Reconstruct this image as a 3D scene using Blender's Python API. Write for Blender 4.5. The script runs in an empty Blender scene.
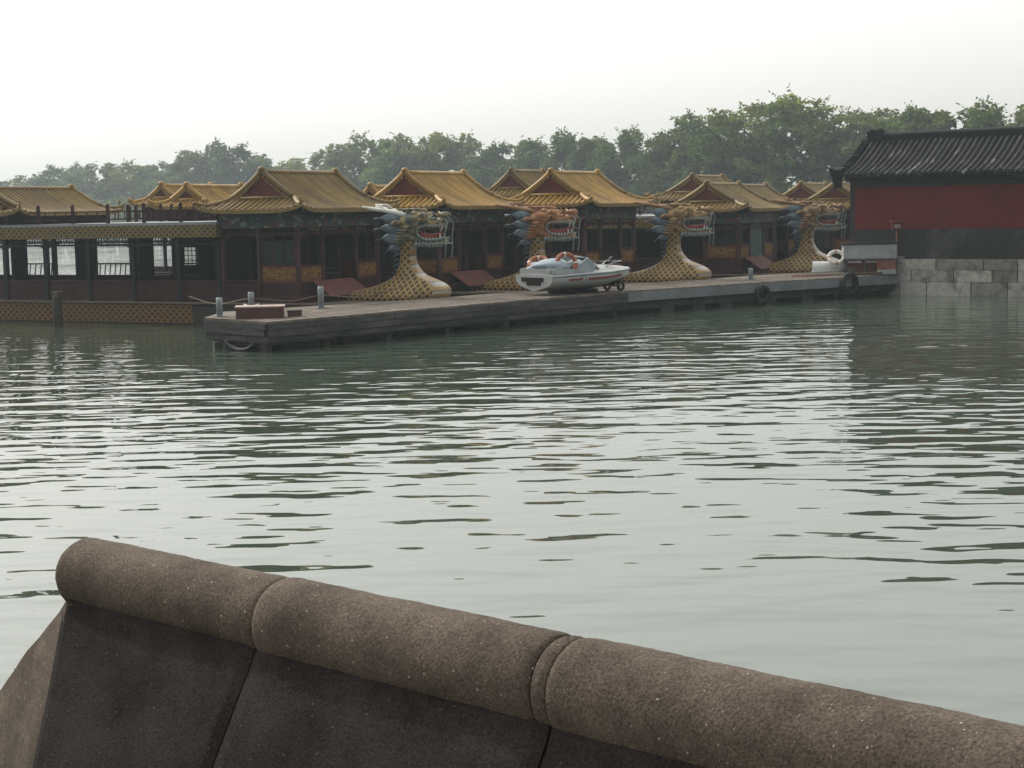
import bpy, math, random
from mathutils import Vector, Matrix
R = math.radians
random.seed(7)
S = bpy.context.scene
COL = S.collection

# ------------------------------------------------------------------ camera, light, exposure
cam = bpy.data.cameras.new('camera'); camo = bpy.data.objects.new('camera', cam); COL.objects.link(camo)
cam.sensor_width = 36.0; cam.lens = 1650 / 1024 * 36.0
cam.clip_start = 0.1; cam.clip_end = 6000
PITCH = math.atan(176 / 1650)
camo.matrix_world = Matrix.Translation((0, 0, 3.5)) @ Matrix.Rotation(math.pi / 2 - PITCH, 4, 'X') @ Matrix.Rotation(R(-1.1), 4, 'Z')
S.camera = camo
SUN_EL, SUN_AZ = 37.0, -42.0          # azimuth from +Y, negative = left
w = bpy.data.worlds.new('World'); S.world = w; w.use_nodes = True
nt = w.node_tree; nt.nodes.clear()
sky = nt.nodes.new('ShaderNodeTexSky'); sky.sky_type = 'NISHITA'; sky.sun_disc = False
sky.sun_elevation = R(SUN_EL); sky.sun_rotation = R(SUN_AZ)
sky.dust_density = 5.0; sky.air_density = 1.0; sky.ozone_density = 1.0
hs = nt.nodes.new('ShaderNodeHueSaturation'); hs.inputs['Saturation'].default_value = 0.28
bg = nt.nodes.new('ShaderNodeBackground'); bg.inputs['Strength'].default_value = 0.062
wo = nt.nodes.new('ShaderNodeOutputWorld')
nt.links.new(sky.outputs[0], hs.inputs['Color']); nt.links.new(hs.outputs[0], bg.inputs[0])
# white haze gradient added over the clear-sky model: brighter upwards and ahead, dimmed behind
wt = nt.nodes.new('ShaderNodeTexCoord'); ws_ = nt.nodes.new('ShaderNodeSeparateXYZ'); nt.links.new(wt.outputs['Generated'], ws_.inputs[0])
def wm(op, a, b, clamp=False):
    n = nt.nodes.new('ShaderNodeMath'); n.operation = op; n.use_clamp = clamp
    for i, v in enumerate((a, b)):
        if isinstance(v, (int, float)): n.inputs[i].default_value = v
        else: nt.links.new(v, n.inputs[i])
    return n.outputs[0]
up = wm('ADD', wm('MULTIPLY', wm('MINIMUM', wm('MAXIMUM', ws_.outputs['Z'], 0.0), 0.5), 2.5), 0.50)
tow = wm('ADD', wm('MULTIPLY', ws_.outputs['X'], 0.42 * math.sin(R(-6))), wm('ADD', wm('MULTIPLY', ws_.outputs['Y'], 0.42 * math.cos(R(-6))), 0.58))  # added falloff behind the camera, keeps the sides facing it dark
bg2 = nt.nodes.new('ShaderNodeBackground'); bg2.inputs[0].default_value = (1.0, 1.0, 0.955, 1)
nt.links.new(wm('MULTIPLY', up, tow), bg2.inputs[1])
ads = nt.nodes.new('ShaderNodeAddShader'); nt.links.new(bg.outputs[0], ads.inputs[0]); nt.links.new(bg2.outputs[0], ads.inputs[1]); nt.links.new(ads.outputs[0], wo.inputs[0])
sd = bpy.data.lights.new('sun', 'SUN'); sd.energy = 2.2; sd.angle = R(1.5); sd.color = (1.0, 0.93, 0.82)
so = bpy.data.objects.new('sun', sd); COL.objects.link(so)
dv = Vector((math.sin(R(SUN_AZ)) * math.cos(R(SUN_EL)), math.cos(R(SUN_AZ)) * math.cos(R(SUN_EL)), math.sin(R(SUN_EL))))
so.rotation_euler = dv.to_track_quat('Z', 'Y').to_euler()
vs = S.view_settings; S.display_settings.display_device = 'sRGB'
vs.view_transform = 'Standard'; vs.look = 'None'; vs.exposure = 0.08; vs.gamma = 1.0; vs.use_curve_mapping = False

# ------------------------------------------------------------------ materials
def _node(t, kind, **kw):
    n = t.nodes.new(kind)
    for k, v in kw.items(): setattr(n, k, v)
    return n
def new_mat(name):
    m = bpy.data.materials.new(name); m.use_nodes = True
    return m, m.node_tree, m.node_tree.nodes['Principled BSDF']
def mat(name, c, rough=0.7, var=0.25, scale=4.0, bump=0.0, bscale=None, metal=0.0, c2=None, c2amt=0.5, stretch=None, spec=0.22, island=0.0):
    m, t, b = new_mat(name)
    b.inputs['Roughness'].default_value = rough; b.inputs['Metallic'].default_value = metal
    b.inputs['Specular IOR Level'].default_value = spec
    tc = _node(t, 'ShaderNodeTexCoord'); mp = _node(t, 'ShaderNodeMapping')
    if stretch: mp.inputs['Scale'].default_value = stretch
    t.links.new(tc.outputs['Object'], mp.inputs[0])
    n = _node(t, 'ShaderNodeTexNoise'); n.inputs['Scale'].default_value = scale; n.inputs['Detail'].default_value = 6; n.inputs['Roughness'].default_value = 0.65
    t.links.new(mp.outputs[0], n.inputs['Vector'])
    r = _node(t, 'ShaderNodeValToRGB')
    lo = tuple(x * (1 - var) for x in c); hi = tuple(min(1, x * (1 + var)) for x in c)
    r.color_ramp.elements[0].position = 0.3; r.color_ramp.elements[0].color = (*lo, 1)
    r.color_ramp.elements[1].position = 0.7; r.color_ramp.elements[1].color = (*hi, 1)
    t.links.new(n.outputs[0], r.inputs[0]); out = r.outputs[0]
    if c2:
        n2 = _node(t, 'ShaderNodeTexNoise'); n2.inputs['Scale'].default_value = scale * 0.37; n2.inputs['Detail'].default_value = 8; n2.inputs['Roughness'].default_value = 0.7
        t.links.new(mp.outputs[0], n2.inputs['Vector'])
        r2 = _node(t, 'ShaderNodeValToRGB'); p = 1 - c2amt
        r2.color_ramp.elements[0].position = max(0.0, p - 0.07); r2.color_ramp.elements[1].position = min(1.0, p + 0.07)
        t.links.new(n2.outputs[0], r2.inputs[0])
        mx = _node(t, 'ShaderNodeMixRGB'); mx.inputs[2].default_value = (*c2, 1)
        t.links.new(r2.outputs[0], mx.inputs[0]); t.links.new(out, mx.inputs[1]); out = mx.outputs[0]
    if island:
        g = _node(t, 'ShaderNodeNewGeometry'); k = mnode(t, 'ADD', mnode(t, 'MULTIPLY', g.outputs['Random Per Island'], island), 1 - island * .55)
        cb = _node(t, 'ShaderNodeCombineXYZ')
        for i in range(3): t.links.new(k, cb.inputs[i])
        mi_ = _node(t, 'ShaderNodeMixRGB', blend_type='MULTIPLY'); mi_.inputs[0].default_value = 1; t.links.new(out, mi_.inputs[1]); t.links.new(cb.outputs[0], mi_.inputs[2]); out = mi_.outputs[0]
    t.links.new(out, b.inputs['Base Color'])
    if bump:
        nb = _node(t, 'ShaderNodeTexNoise'); nb.inputs['Scale'].default_value = bscale or scale * 4; nb.inputs['Detail'].default_value = 5
        t.links.new(mp.outputs[0], nb.inputs['Vector'])
        bp = _node(t, 'ShaderNodeBump'); bp.inputs['Strength'].default_value = 1; bp.inputs['Distance'].default_value = bump
        t.links.new(nb.outputs[0], bp.inputs['Height']); t.links.new(bp.outputs[0], b.inputs['Normal'])
    return m
def mnode(t, op, a, b=None, c=None):
    n = _node(t, 'ShaderNodeMath', operation=op)
    for i, v in enumerate((a, b, c)):
        if v is None: continue
        if isinstance(v, (int, float)): n.inputs[i].default_value = v
        else: t.links.new(v, n.inputs[i])
    return n.outputs[0]
def lattice_mat(name, line, fill, sx, sz, width=0.36, uv=False, rough=0.55, dirt=(0.03, 0.025, 0.02), dirtamt=0.35, ax='X', spec=0.22):
    """diamond scales painted on a surface"""
    m, t, b = new_mat(name); b.inputs['Roughness'].default_value = rough; b.inputs['Specular IOR Level'].default_value = spec
    tc = _node(t, 'ShaderNodeTexCoord'); sp = _node(t, 'ShaderNodeSeparateXYZ')
    t.links.new(tc.outputs['UV' if uv else 'Object'], sp.inputs[0])
    x = mnode(t, 'DIVIDE', sp.outputs['X'], sx)
    if ax == 'XY': x = mnode(t, 'DIVIDE', mnode(t, 'ADD', sp.outputs['X'], sp.outputs['Y']), sx)
    z = mnode(t, 'DIVIDE', sp.outputs['Y' if uv else 'Z'], sz)
    p = mnode(t, 'ABSOLUTE', mnode(t, 'SUBTRACT', mnode(t, 'FRACT', mnode(t, 'ADD', x, z)), 0.5))
    q = mnode(t, 'ABSOLUTE', mnode(t, 'SUBTRACT', mnode(t, 'FRACT', mnode(t, 'SUBTRACT', x, z)), 0.5))
    mxx = mnode(t, 'MAXIMUM', p, q)
    f = mnode(t, 'SMOOTH_MAX', mxx, mxx, 0.0)
    r = _node(t, 'ShaderNodeValToRGB'); r.color_ramp.elements[0].position = width - 0.05; r.color_ramp.elements[0].color = (*fill, 1)
    r.color_ramp.elements[1].position = width + 0.02; r.color_ramp.elements[1].color = (*line, 1)
    t.links.new(mxx, r.inputs[0])
    n = _node(t, 'ShaderNodeTexNoise'); n.inputs['Scale'].default_value = 2.3; n.inputs['Detail'].default_value = 8; n.inputs['Roughness'].default_value = 0.7
    t.links.new(tc.outputs['Object'], n.inputs['Vector'])
    r2 = _node(t, 'ShaderNodeValToRGB'); r2.color_ramp.elements[0].position = 0.42; r2.color_ramp.elements[1].position = 0.72
    t.links.new(n.outputs[0], r2.inputs[0])
    k = mnode(t, 'MULTIPLY', r2.outputs[0], dirtamt)
    mx = _node(t, 'ShaderNodeMixRGB'); mx.inputs[2].default_value = (*dirt, 1)
    t.links.new(k, mx.inputs[0]); t.links.new(r.outputs[0], mx.inputs[1]); t.links.new(mx.outputs[0], b.inputs['Base Color'])
    bp = _node(t, 'ShaderNodeBump'); bp.inputs['Distance'].default_value = 0.015
    t.links.new(mxx, bp.inputs['Height']); t.links.new(bp.outputs[0], b.inputs['Normal'])
    return m
def painted_mat(name):
    """blue, green and white decorative beam painting"""
    m, t, b = new_mat(name); b.inputs['Roughness'].default_value = 0.6
    tc = _node(t, 'ShaderNodeTexCoord'); mp = _node(t, 'ShaderNodeMapping'); mp.inputs['Scale'].default_value = (1, 1, 1.6)
    t.links.new(tc.outputs['Object'], mp.inputs[0])
    v = _node(t, 'ShaderNodeTexVoronoi'); v.inputs['Scale'].default_value = 5.5; t.links.new(mp.outputs[0], v.inputs['Vector'])
    sp = _node(t, 'ShaderNodeSeparateColor'); t.links.new(v.outputs['Color'], sp.inputs[0])
    r = _node(t, 'ShaderNodeValToRGB'); r.color_ramp.interpolation = 'CONSTANT'
    e = r.color_ramp.elements; e[0].position = 0; e[0].color = (0.015, 0.04, 0.04, 1); e[1].position = 0.35; e[1].color = (0.02, 0.032, 0.06, 1)
    for pos, c in ((0.6, (0.10, 0.025, 0.02)), (0.74, (0.03, 0.09, 0.05)), (0.90, (0.15, 0.16, 0.16)), (0.96, (0.16, 0.11, 0.04))):
        q = e.new(pos); q.color = (*c, 1)
    t.links.new(sp.outputs[0], r.inputs[0]); t.links.new(r.outputs[0], b.inputs['Base Color'])
    return m

M = {}
M['tile_gold'] = mat('glazed yellow roof tile', (0.329, 0.196, 0.039), 0.42, 0.28, 2.2, 0.004, 30, c2=(0.22, 0.12, 0.035), c2amt=0.42, island=0.45)
M['tile_gold_old'] = mat('weathered yellow roof tile', (0.193, 0.127, 0.035), 0.5, 0.3, 2.2, 0.004, 30, c2=(0.15, 0.10, 0.045), c2amt=0.45, island=0.45)
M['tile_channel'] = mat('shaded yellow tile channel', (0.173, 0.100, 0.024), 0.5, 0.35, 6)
M['tile_edge'] = mat('eave tile ends', (0.227, 0.157, 0.054), 0.5, 0.35, 9)
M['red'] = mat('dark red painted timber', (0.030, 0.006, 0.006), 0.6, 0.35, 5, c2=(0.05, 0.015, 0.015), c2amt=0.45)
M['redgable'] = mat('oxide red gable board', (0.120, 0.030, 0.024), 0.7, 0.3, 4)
M['ramp'] = mat('faded red board', (0.130, 0.042, 0.034), 0.7, 0.3, 3, c2=(0.12, 0.05, 0.045), c2amt=0.4)
M['green'] = mat('dark green painted timber', (0.005, 0.013, 0.011), 0.55, 0.3, 5)
M['teal'] = mat('blue green door panel', (0.035, 0.084, 0.077), 0.6, 0.25, 3)
M['glass'] = mat('dark window glass', (0.011, 0.020, 0.020), 0.08, 0.2, 3)
M['goldleaf'] = mat('gilded carving', (0.336, 0.208, 0.044), 0.45, 0.3, 8)
M['panelgold'] = mat('carved panel ground', (0.160, 0.056, 0.024), 0.6, 0.3, 14)
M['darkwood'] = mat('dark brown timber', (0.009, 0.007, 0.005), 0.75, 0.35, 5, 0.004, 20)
M['boatdeck'] = mat('grey brown boat deck', (0.112, 0.084, 0.063), 0.8, 0.3, 4)
M['painted'] = painted_mat('painted beam decoration')
M['hullband'] = lattice_mat('hull scale band', (0.178, 0.101, 0.028), (0.045, 0.017, 0.012), 0.25, 0.21, 0.33, ax='XY')
M['fascia'] = lattice_mat('patterned eave board', (0.191, 0.132, 0.044), (0.045, 0.035, 0.015), 0.23, 0.19, 0.30, ax='XY')
M['hull'] = mat('dark hull paint', (0.035, 0.025, 0.020), 0.6, 0.35, 2, c2=(0.02, 0.03, 0.022), c2amt=0.5)
M['greyroof'] = mat('grey metal roof deck', (0.240, 0.256, 0.264), 0.55, 0.15, 2)
M['scales'] = lattice_mat('golden dragon scales', (0.352, 0.238, 0.083), (0.065, 0.033, 0.015), 0.22, 0.21, 0.32, uv=True, dirtamt=0.55, rough=0.35)
def belly(name):
    m, t, b = new_mat(name); b.inputs['Roughness'].default_value = 0.4
    tc = _node(t, 'ShaderNodeTexCoord'); sp = _node(t, 'ShaderNodeSeparateXYZ'); t.links.new(tc.outputs['UV'], sp.inputs[0])
    n = _node(t, 'ShaderNodeTexNoise'); n.inputs['Scale'].default_value = 3; t.links.new(tc.outputs['Object'], n.inputs['Vector'])
    z = mnode(t, 'FRACT', mnode(t, 'ADD', mnode(t, 'DIVIDE', sp.outputs['Y'], 0.27), mnode(t, 'MULTIPLY', n.outputs[0], 0.7)))
    r = _node(t, 'ShaderNodeValToRGB'); e = r.color_ramp.elements
    e[0].position = 0; e[0].color = (0.06, 0.03, 0.015, 1); e[1].position = 0.12; e[1].color = (0.26, 0.16, 0.055, 1)
    for pos, c in ((0.62, (0.33, 0.21, 0.07)), (0.74, (0.40, 0.37, 0.29)), (0.88, (0.30, 0.30, 0.28))):
        q = e.new(pos); q.color = (*c, 1)
    t.links.new(z, r.inputs[0]); t.links.new(r.outputs[0], b.inputs['Base Color'])
    return m
M['belly'] = belly('dragon belly plates')
M['mane'] = mat('blue grey dragon mane', (0.120, 0.162, 0.198), 0.6, 0.35, 3, c2=(0.05, 0.07, 0.09), c2amt=0.46, bump=0.02, bscale=12)
M['bone'] = mat('painted white teeth and horn', (0.62, 0.62, 0.56), 0.5, 0.2, 4)
M['hornbrown'] = mat('tan brown horn', (0.24, 0.135, 0.065), 0.5, 0.3, 5)
M['mouthred'] = mat('red mouth paint', (0.20, 0.025, 0.02), 0.5, 0.2, 5)
M['lipgrey'] = mat('pale grey green lip', (0.216, 0.264, 0.256), 0.5, 0.3, 6)
M['black'] = mat('black rubber', (0.02, 0.02, 0.02), 0.7, 0.3, 6)
M['eye'] = mat('black glossy eye', (0.01, 0.01, 0.01), 0.1, 0.1, 5)
M['head1'] = mat('dark green and cream dragon face', (0.055, 0.07, 0.055), 0.45, 0.5, 9, c2=(0.34, 0.25, 0.12), c2amt=0.47, bump=0.02, bscale=9)
M['head2'] = mat('orange brown dragon face', (0.26, 0.10, 0.04), 0.45, 0.5, 9, c2=(0.42, 0.24, 0.10), c2amt=0.45, bump=0.02, bscale=9)
M['head3'] = mat('tan dragon face', (0.18, 0.11, 0.05), 0.45, 0.5, 9, c2=(0.38, 0.26, 0.11), c2amt=0.47, bump=0.02, bscale=9)
M['head4'] = mat('pinkish tan dragon face', (0.20, 0.125, 0.07), 0.5, 0.5, 9, c2=(0.40, 0.28, 0.16), c2amt=0.47, bump=0.02, bscale=9)
M['concrete'] = mat('weathered pier concrete', (0.050, 0.050, 0.047), 0.85, 0.35, 2.0, 0.01, 14, c2=(0.07, 0.075, 0.07), c2amt=0.5)
M['concrete_pale'] = mat('pale painted pier edge', (0.169, 0.185, 0.197), 0.8, 0.2, 2.0, 0.008, 14, c2=(0.14, 0.15, 0.15), c2amt=0.42)
M['board'] = mat('grey weathered side boards', (0.070, 0.068, 0.064), 0.85, 0.5, 3.0, 0.008, 20, c2=(0.035, 0.036, 0.034), c2amt=0.5, stretch=(.5, .5, 3))
M['planks'] = mat('bleached deck planks', (0.128, 0.106, 0.086), 0.85, 0.25, 5.0, 0.01, 25, c2=(0.22, 0.19, 0.16), c2amt=0.42)
M['pile'] = mat('wet pile', (0.05, 0.045, 0.035), 0.6, 0.35, 5)
M['steel'] = mat('dull galvanised pipe', (0.247, 0.270, 0.285), 0.5, 0.2, 8, metal=0.4)
M['boxbrown'] = mat('brown red painted box', (0.10, 0.045, 0.035), 0.7, 0.3, 4)
M['boxtop'] = mat('pinkish worn lid', (0.36, 0.27, 0.24), 0.7, 0.2, 4)
M['white'] = mat('dirty white fibreglass', (0.422, 0.435, 0.428), 0.4, 0.12, 3, c2=(0.36, 0.38, 0.36), c2amt=0.36)
M['hullwhite'] = M['white']
M['tarp'] = mat('pale blue grey tarpaulin', (0.302, 0.360, 0.403), 0.6, 0.25, 5, 0.03, 8)
M['orange'] = mat('faded orange life ring', (0.30, 0.095, 0.05), 0.55, 0.2, 5)
M['stripe'] = mat('dark red stripe', (0.22, 0.03, 0.03), 0.5, 0.2, 5)
M['lockergrey'] = mat('pale grey sheet metal', (0.336, 0.368, 0.376), 0.6, 0.18, 3, c2=(0.24, 0.25, 0.24), c2amt=0.4)
M['rust'] = mat('rusty red crate', (0.22, 0.09, 0.06), 0.8, 0.35, 5, c2=(0.28, 0.24, 0.2), c2amt=0.4)
M['wallred'] = mat('old crimson lime wash', (0.131, 0.015, 0.014), 0.9, 0.14, 1.6, 0.006, 12, c2=(0.075, 0.018, 0.016), c2amt=0.40, stretch=(1.0, 1, .6))
M['wallgrey'] = mat('grey brick dado', (0.037, 0.037, 0.036), 0.9, 0.3, 1.3, 0.006, 12, c2=(0.085, 0.084, 0.08), c2amt=0.36, stretch=(1, 1, .6))
M['tilegrey'] = mat('grey clay tile', (0.028, 0.028, 0.030), 0.85, 0.4, 3, 0.005, 20, c2=(0.26, 0.26, 0.26), c2amt=0.38, stretch=(2.2, .7, .7), island=0.8)
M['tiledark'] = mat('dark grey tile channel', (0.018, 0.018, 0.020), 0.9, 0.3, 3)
def stone_mat(name, c, spec_c, k=1.0):
    m, t, b = new_mat(name); b.inputs['Roughness'].default_value = 0.95; b.inputs['Specular IOR Level'].default_value = 0.08
    tc = _node(t, 'ShaderNodeTexCoord')
    n = _node(t, 'ShaderNodeTexNoise'); n.inputs['Scale'].default_value = 3.2; n.inputs['Detail'].default_value = 12; n.inputs['Roughness'].default_value = 0.7
    n3 = _node(t, 'ShaderNodeTexNoise'); n3.inputs['Scale'].default_value = 130; n3.inputs['Detail'].default_value = 4
    v = _node(t, 'ShaderNodeTexVoronoi'); v.inputs['Scale'].default_value = 48; v.inputs['Randomness'].default_value = 1
    v2 = _node(t, 'ShaderNodeTexVoronoi'); v2.inputs['Scale'].default_value = 105
    for q in (n, n3, v, v2): t.links.new(tc.outputs['Object'], q.inputs['Vector'])
    r = _node(t, 'ShaderNodeValToRGB'); e = r.color_ramp.elements
    e[0].position = 0.32; e[0].color = (*[x * 0.5 for x in c], 1); e[1].position = 0.70; e[1].color = (*[x * 1.45 for x in c], 1)
    t.links.new(n.outputs[0], r.inputs[0])
    # grain
    g = _node(t, 'ShaderNodeMixRGB', blend_type='MULTIPLY'); g.inputs[0].default_value = 1
    rg = _node(t, 'ShaderNodeValToRGB'); rg.color_ramp.elements[0].position = 0.3; rg.color_ramp.elements[0].color = (0.55, 0.55, 0.55, 1); rg.color_ramp.elements[1].position = 0.7; rg.color_ramp.elements[1].color = (1.35, 1.33, 1.3, 1)
    t.links.new(n3.outputs[0], rg.inputs[0]); t.links.new(r.outputs[0], g.inputs[1]); t.links.new(rg.outputs[0], g.inputs[2])
    # pale grit flecks, only in some cells
    rs = _node(t, 'ShaderNodeValToRGB'); rs.color_ramp.elements[0].position = 0.16; rs.color_ramp.elements[0].color = (1, 1, 1, 1); rs.color_ramp.elements[1].position = 0.23; rs.color_ramp.elements[1].color = (0, 0, 0, 1)
    t.links.new(v.outputs['Distance'], rs.inputs[0])
    sc = _node(t, 'ShaderNodeSeparateColor'); t.links.new(v.outputs['Color'], sc.inputs[0])
    pick = mnode(t, 'GREATER_THAN', sc.outputs[0], 0.90)
    f = mnode(t, 'MULTIPLY', rs.outputs[0], pick)
    rs2 = _node(t, 'ShaderNodeValToRGB'); rs2.color_ramp.elements[0].position = 0.12; rs2.color_ramp.elements[0].color = (1, 1, 1, 1); rs2.color_ramp.elements[1].position = 0.2; rs2.color_ramp.elements[1].color = (0, 0, 0, 1)
    t.links.new(v2.outputs['Distance'], rs2.inputs[0])
    sc2 = _node(t, 'ShaderNodeSeparateColor'); t.links.new(v2.outputs['Color'], sc2.inputs[0])
    f2 = mnode(t, 'MULTIPLY', rs2.outputs[0], mnode(t, 'GREATER_THAN', sc2.outputs[1], 0.82))
    mx = _node(t, 'ShaderNodeMixRGB'); mx.inputs[2].default_value = (*spec_c, 1)
    t.links.new(mnode(t, 'MULTIPLY', mnode(t, 'MAXIMUM', f, f2), 0.7 * k), mx.inputs[0]); t.links.new(g.outputs[0], mx.inputs[1]); t.links.new(mx.outputs[0], b.inputs['Base Color'])
    h = mnode(t, 'ADD', mnode(t, 'MULTIPLY', n3.outputs[0], 0.5), mnode(t, 'MULTIPLY', n.outputs[0], 1.1))
    h = mnode(t, 'ADD', h, mnode(t, 'MULTIPLY', mnode(t, 'SUBTRACT', f, mnode(t, 'MULTIPLY', mnode(t, 'LESS_THAN', v.outputs['Distance'], 0.3), mnode(t, 'LESS_THAN', sc.outputs[0], 0.25))), 0.8))
    bp = _node(t, 'ShaderNodeBump'); bp.inputs['Distance'].default_value = 0.006; bp.inputs['Strength'].default_value = 1
    t.links.new(h, bp.inputs['Height']); t.links.new(bp.outputs[0], b.inputs['Normal'])
    return m
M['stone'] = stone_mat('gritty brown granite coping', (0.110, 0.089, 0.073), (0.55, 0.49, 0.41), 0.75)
M['stone_shaded'] = stone_mat('shade-toned granite shoulder', (0.031, 0.027, 0.025), (0.3, 0.27, 0.24), 0.3)  # same granite as the coping, its shaded face painted in as a darker colour
M['stonebase'] = mat('grey white stone blocks', (0.31, 0.30, 0.27), 0.85, 0.3, 5.0, 0.012, 14, c2=(0.14, 0.135, 0.12), c2amt=0.42, island=0.8)
M['mortar'] = mat('dark mortar', (0.05, 0.05, 0.045), 0.9, 0.3, 4)
M['pave'] = mat('grey paving', (0.22, 0.20, 0.18), 0.9, 0.2, 3)
M['bank'] = mat('muddy green bank', (0.06, 0.07, 0.035), 0.95, 0.3, 0.5)
M['bark'] = mat('brown bark', (0.07, 0.055, 0.04), 0.9, 0.3, 4)
def leaf_mat(name, c):
    m, t, b = new_mat(name); b.inputs['Roughness'].default_value = 0.6; b.inputs['Specular IOR Level'].default_value = 0.2
    oi = _node(t, 'ShaderNodeObjectInfo'); g = _node(t, 'ShaderNodeNewGeometry')
    tc = _node(t, 'ShaderNodeTexCoord'); n = _node(t, 'ShaderNodeTexNoise'); n.inputs['Scale'].default_value = 0.45
    t.links.new(tc.outputs['Object'], n.inputs['Vector'])
    s = mnode(t, 'ADD', mnode(t, 'MULTIPLY', oi.outputs['Random'], 0.45), mnode(t, 'ADD', mnode(t, 'MULTIPLY', n.outputs[0], 0.5), mnode(t, 'MULTIPLY', g.outputs['Random Per Island'], 0.25)))
    r = _node(t, 'ShaderNodeValToRGB'); e = r.color_ramp.elements
    e[0].position = 0.25; e[0].color = (*[x * 0.55 for x in c], 1); e[1].position = 0.9; e[1].color = (c[0] * 1.9, c[1] * 1.5, c[2] * 1.15, 1)
    t.links.new(s, r.inputs[0]); t.links.new(r.outputs[0], b.inputs['Base Color'])
    tr = _node(t, 'ShaderNodeBsdfTranslucent'); mxs = _node(t, 'ShaderNodeMixShader'); mxs.inputs[0].default_value = 0.5
    br_ = _node(t, 'ShaderNodeMixRGB', blend_type='MULTIPLY'); br_.inputs[0].default_value = 1; br_.inputs[2].default_value = (1.5, 1.6, 1.1, 1); t.links.new(r.outputs[0], br_.inputs[1]); t.links.new(br_.outputs[0], tr.inputs[0])
    t.links.new(b.outputs[0], mxs.inputs[1]); t.links.new(tr.outputs[0], mxs.inputs[2]); t.links.new(mxs.outputs[0], t.nodes['Material Output'].inputs['Surface'])
    return m
M['leaf'] = leaf_mat('green leaves', (0.055, 0.092, 0.036))
M['leaf2'] = leaf_mat('olive leaves', (0.075, 0.102, 0.034))

# ------------------------------------------------------------------ mesh builder
class MB:
    def __init__(s): s.v = []; s.f = []; s.mi = []; s.sm = []; s.uv = {}
    def face(s, idx, mi=0, smooth=False): s.f.append(tuple(idx)); s.mi.append(mi); s.sm.append(smooth)
    def poly(s, pts, mi=0):
        b = len(s.v); s.v += [tuple(p) for p in pts]; s.face(range(b, b + len(pts)), mi)
    def box(s, c, d, rz=0.0, mi=0, ry=0.0, rx=0.0):
        m = Matrix.Rotation(rz, 3, 'Z') @ Matrix.Rotation(ry, 3, 'Y') @ Matrix.Rotation(rx, 3, 'X'); b = len(s.v)
        for x in (-1, 1):
            for y in (-1, 1):
                for z in (-1, 1):
                    p = m @ Vector((x * d[0] / 2, y * d[1] / 2, z * d[2] / 2)); s.v.append((p.x + c[0], p.y + c[1], p.z + c[2]))
        for q in ((0, 1, 3, 2), (4, 6, 7, 5), (0, 4, 5, 1), (2, 3, 7, 6), (0, 2, 6, 4), (1, 5, 7, 3)): s.face([b + i for i in q], mi)
    def loft(s, rings, mi=0, cap=True, smooth=True, closed=True):
        b = len(s.v); n = len(rings[0])
        for r in rings: s.v += [tuple(p) for p in r]
        for i in range(len(rings) - 1):
            for j in range(n if closed else n - 1):
                k = (j + 1) % n
                s.face((b + i * n + j, b + i * n + k, b + (i + 1) * n + k, b + (i + 1) * n + j), mi, smooth)
        if cap and closed:
            s.face([b + j for j in range(n)][::-1], mi); s.face([b + (len(rings) - 1) * n + j for j in range(n)], mi)
        return b
    def tube(s, pts, rad, n=8, mi=0, flat=1.0, smooth=True, up=(0, 0, 1), cap=True):
        pts = [Vector(p) for p in pts]
        if not isinstance(rad, (list, tuple)): rad = [rad] * len(pts)
        rings = []; U = Vector(up)
        for i, p in enumerate(pts):
            t = (pts[min(i + 1, len(pts) - 1)] - pts[max(i - 1, 0)])
            if t.length < 1e-6: t = Vector((0, 0, 1))
            t.normalize(); a = t.cross(U)
            if a.length < 1e-3: a = t.cross(Vector((1, 0, 0)))
            a.normalize(); c = a.cross(t).normalized()
            rings.append([p + a * (math.cos(2 * math.pi * j / n) * rad[i] * flat) + c * (math.sin(2 * math.pi * j / n) * rad[i]) for j in range(n)])
        s.loft(rings, mi, cap, smooth)
    def sphere(s, c, r, n=10, m=7, mi=0, lump=0.0, rnd=random):
        if not isinstance(r, (tuple, list)): r = (r, r, r)
        rings = []
        for i in range(m + 1):
            th = math.pi * i / m; zz = -math.cos(th); rr = max(math.sin(th), 0.02)
            rings.append([(c[0] + r[0] * rr * math.cos(2 * math.pi * j / n) * (1 + lump * rnd.uniform(-1, 1)), c[1] + r[1] * rr * math.sin(2 * math.pi * j / n) * (1 + lump * rnd.uniform(-1, 1)), c[2] + r[2] * zz) for j in range(n)])
        s.loft(rings, mi)
    def torus(s, c, R0, r0, ax=(0, 0, 1), n=24, m=8, mi=0, bands=None):
        q = Vector(ax).normalized().to_track_quat('Z', 'Y').to_matrix(); b = len(s.v); c = Vector(c)
        for i in range(n):
            a = 2 * math.pi * i / n
            for j in range(m):
                t = 2 * math.pi * j / m; rr = R0 + r0 * math.cos(t)
                s.v.append(tuple(c + q @ Vector((rr * math.cos(a), rr * math.sin(a), r0 * math.sin(t)))))
        for i in range(n):
            for j in range(m):
                i2 = (i + 1) % n; j2 = (j + 1) % m
                s.face((b + i * m + j, b + i2 * m + j, b + i2 * m + j2, b + i * m + j2), (bands(i, n) if bands else mi), True)
    def build(s, name, mats, parent=None, loc=None, rz=None):
        me = bpy.data.meshes.new(name); me.from_pydata(s.v, [], s.f)
        if not isinstance(mats, (list, tuple)): mats = [mats]
        for m in mats: me.materials.append(m)
        me.polygons.foreach_set('material_index', s.mi); me.polygons.foreach_set('use_smooth', s.sm)
        if s.uv:
            ul = me.uv_layers.new(name='UVMap')
            for l in me.loops: ul.data[l.index].uv = s.uv.get(l.vertex_index, (0, 0))
        me.update()
        o = bpy.data.objects.new(name, me); COL.objects.link(o)
        if parent: o.parent = parent
        if loc: o.location = loc
        if rz is not None: o.rotation_euler.z = rz
        return o
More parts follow.
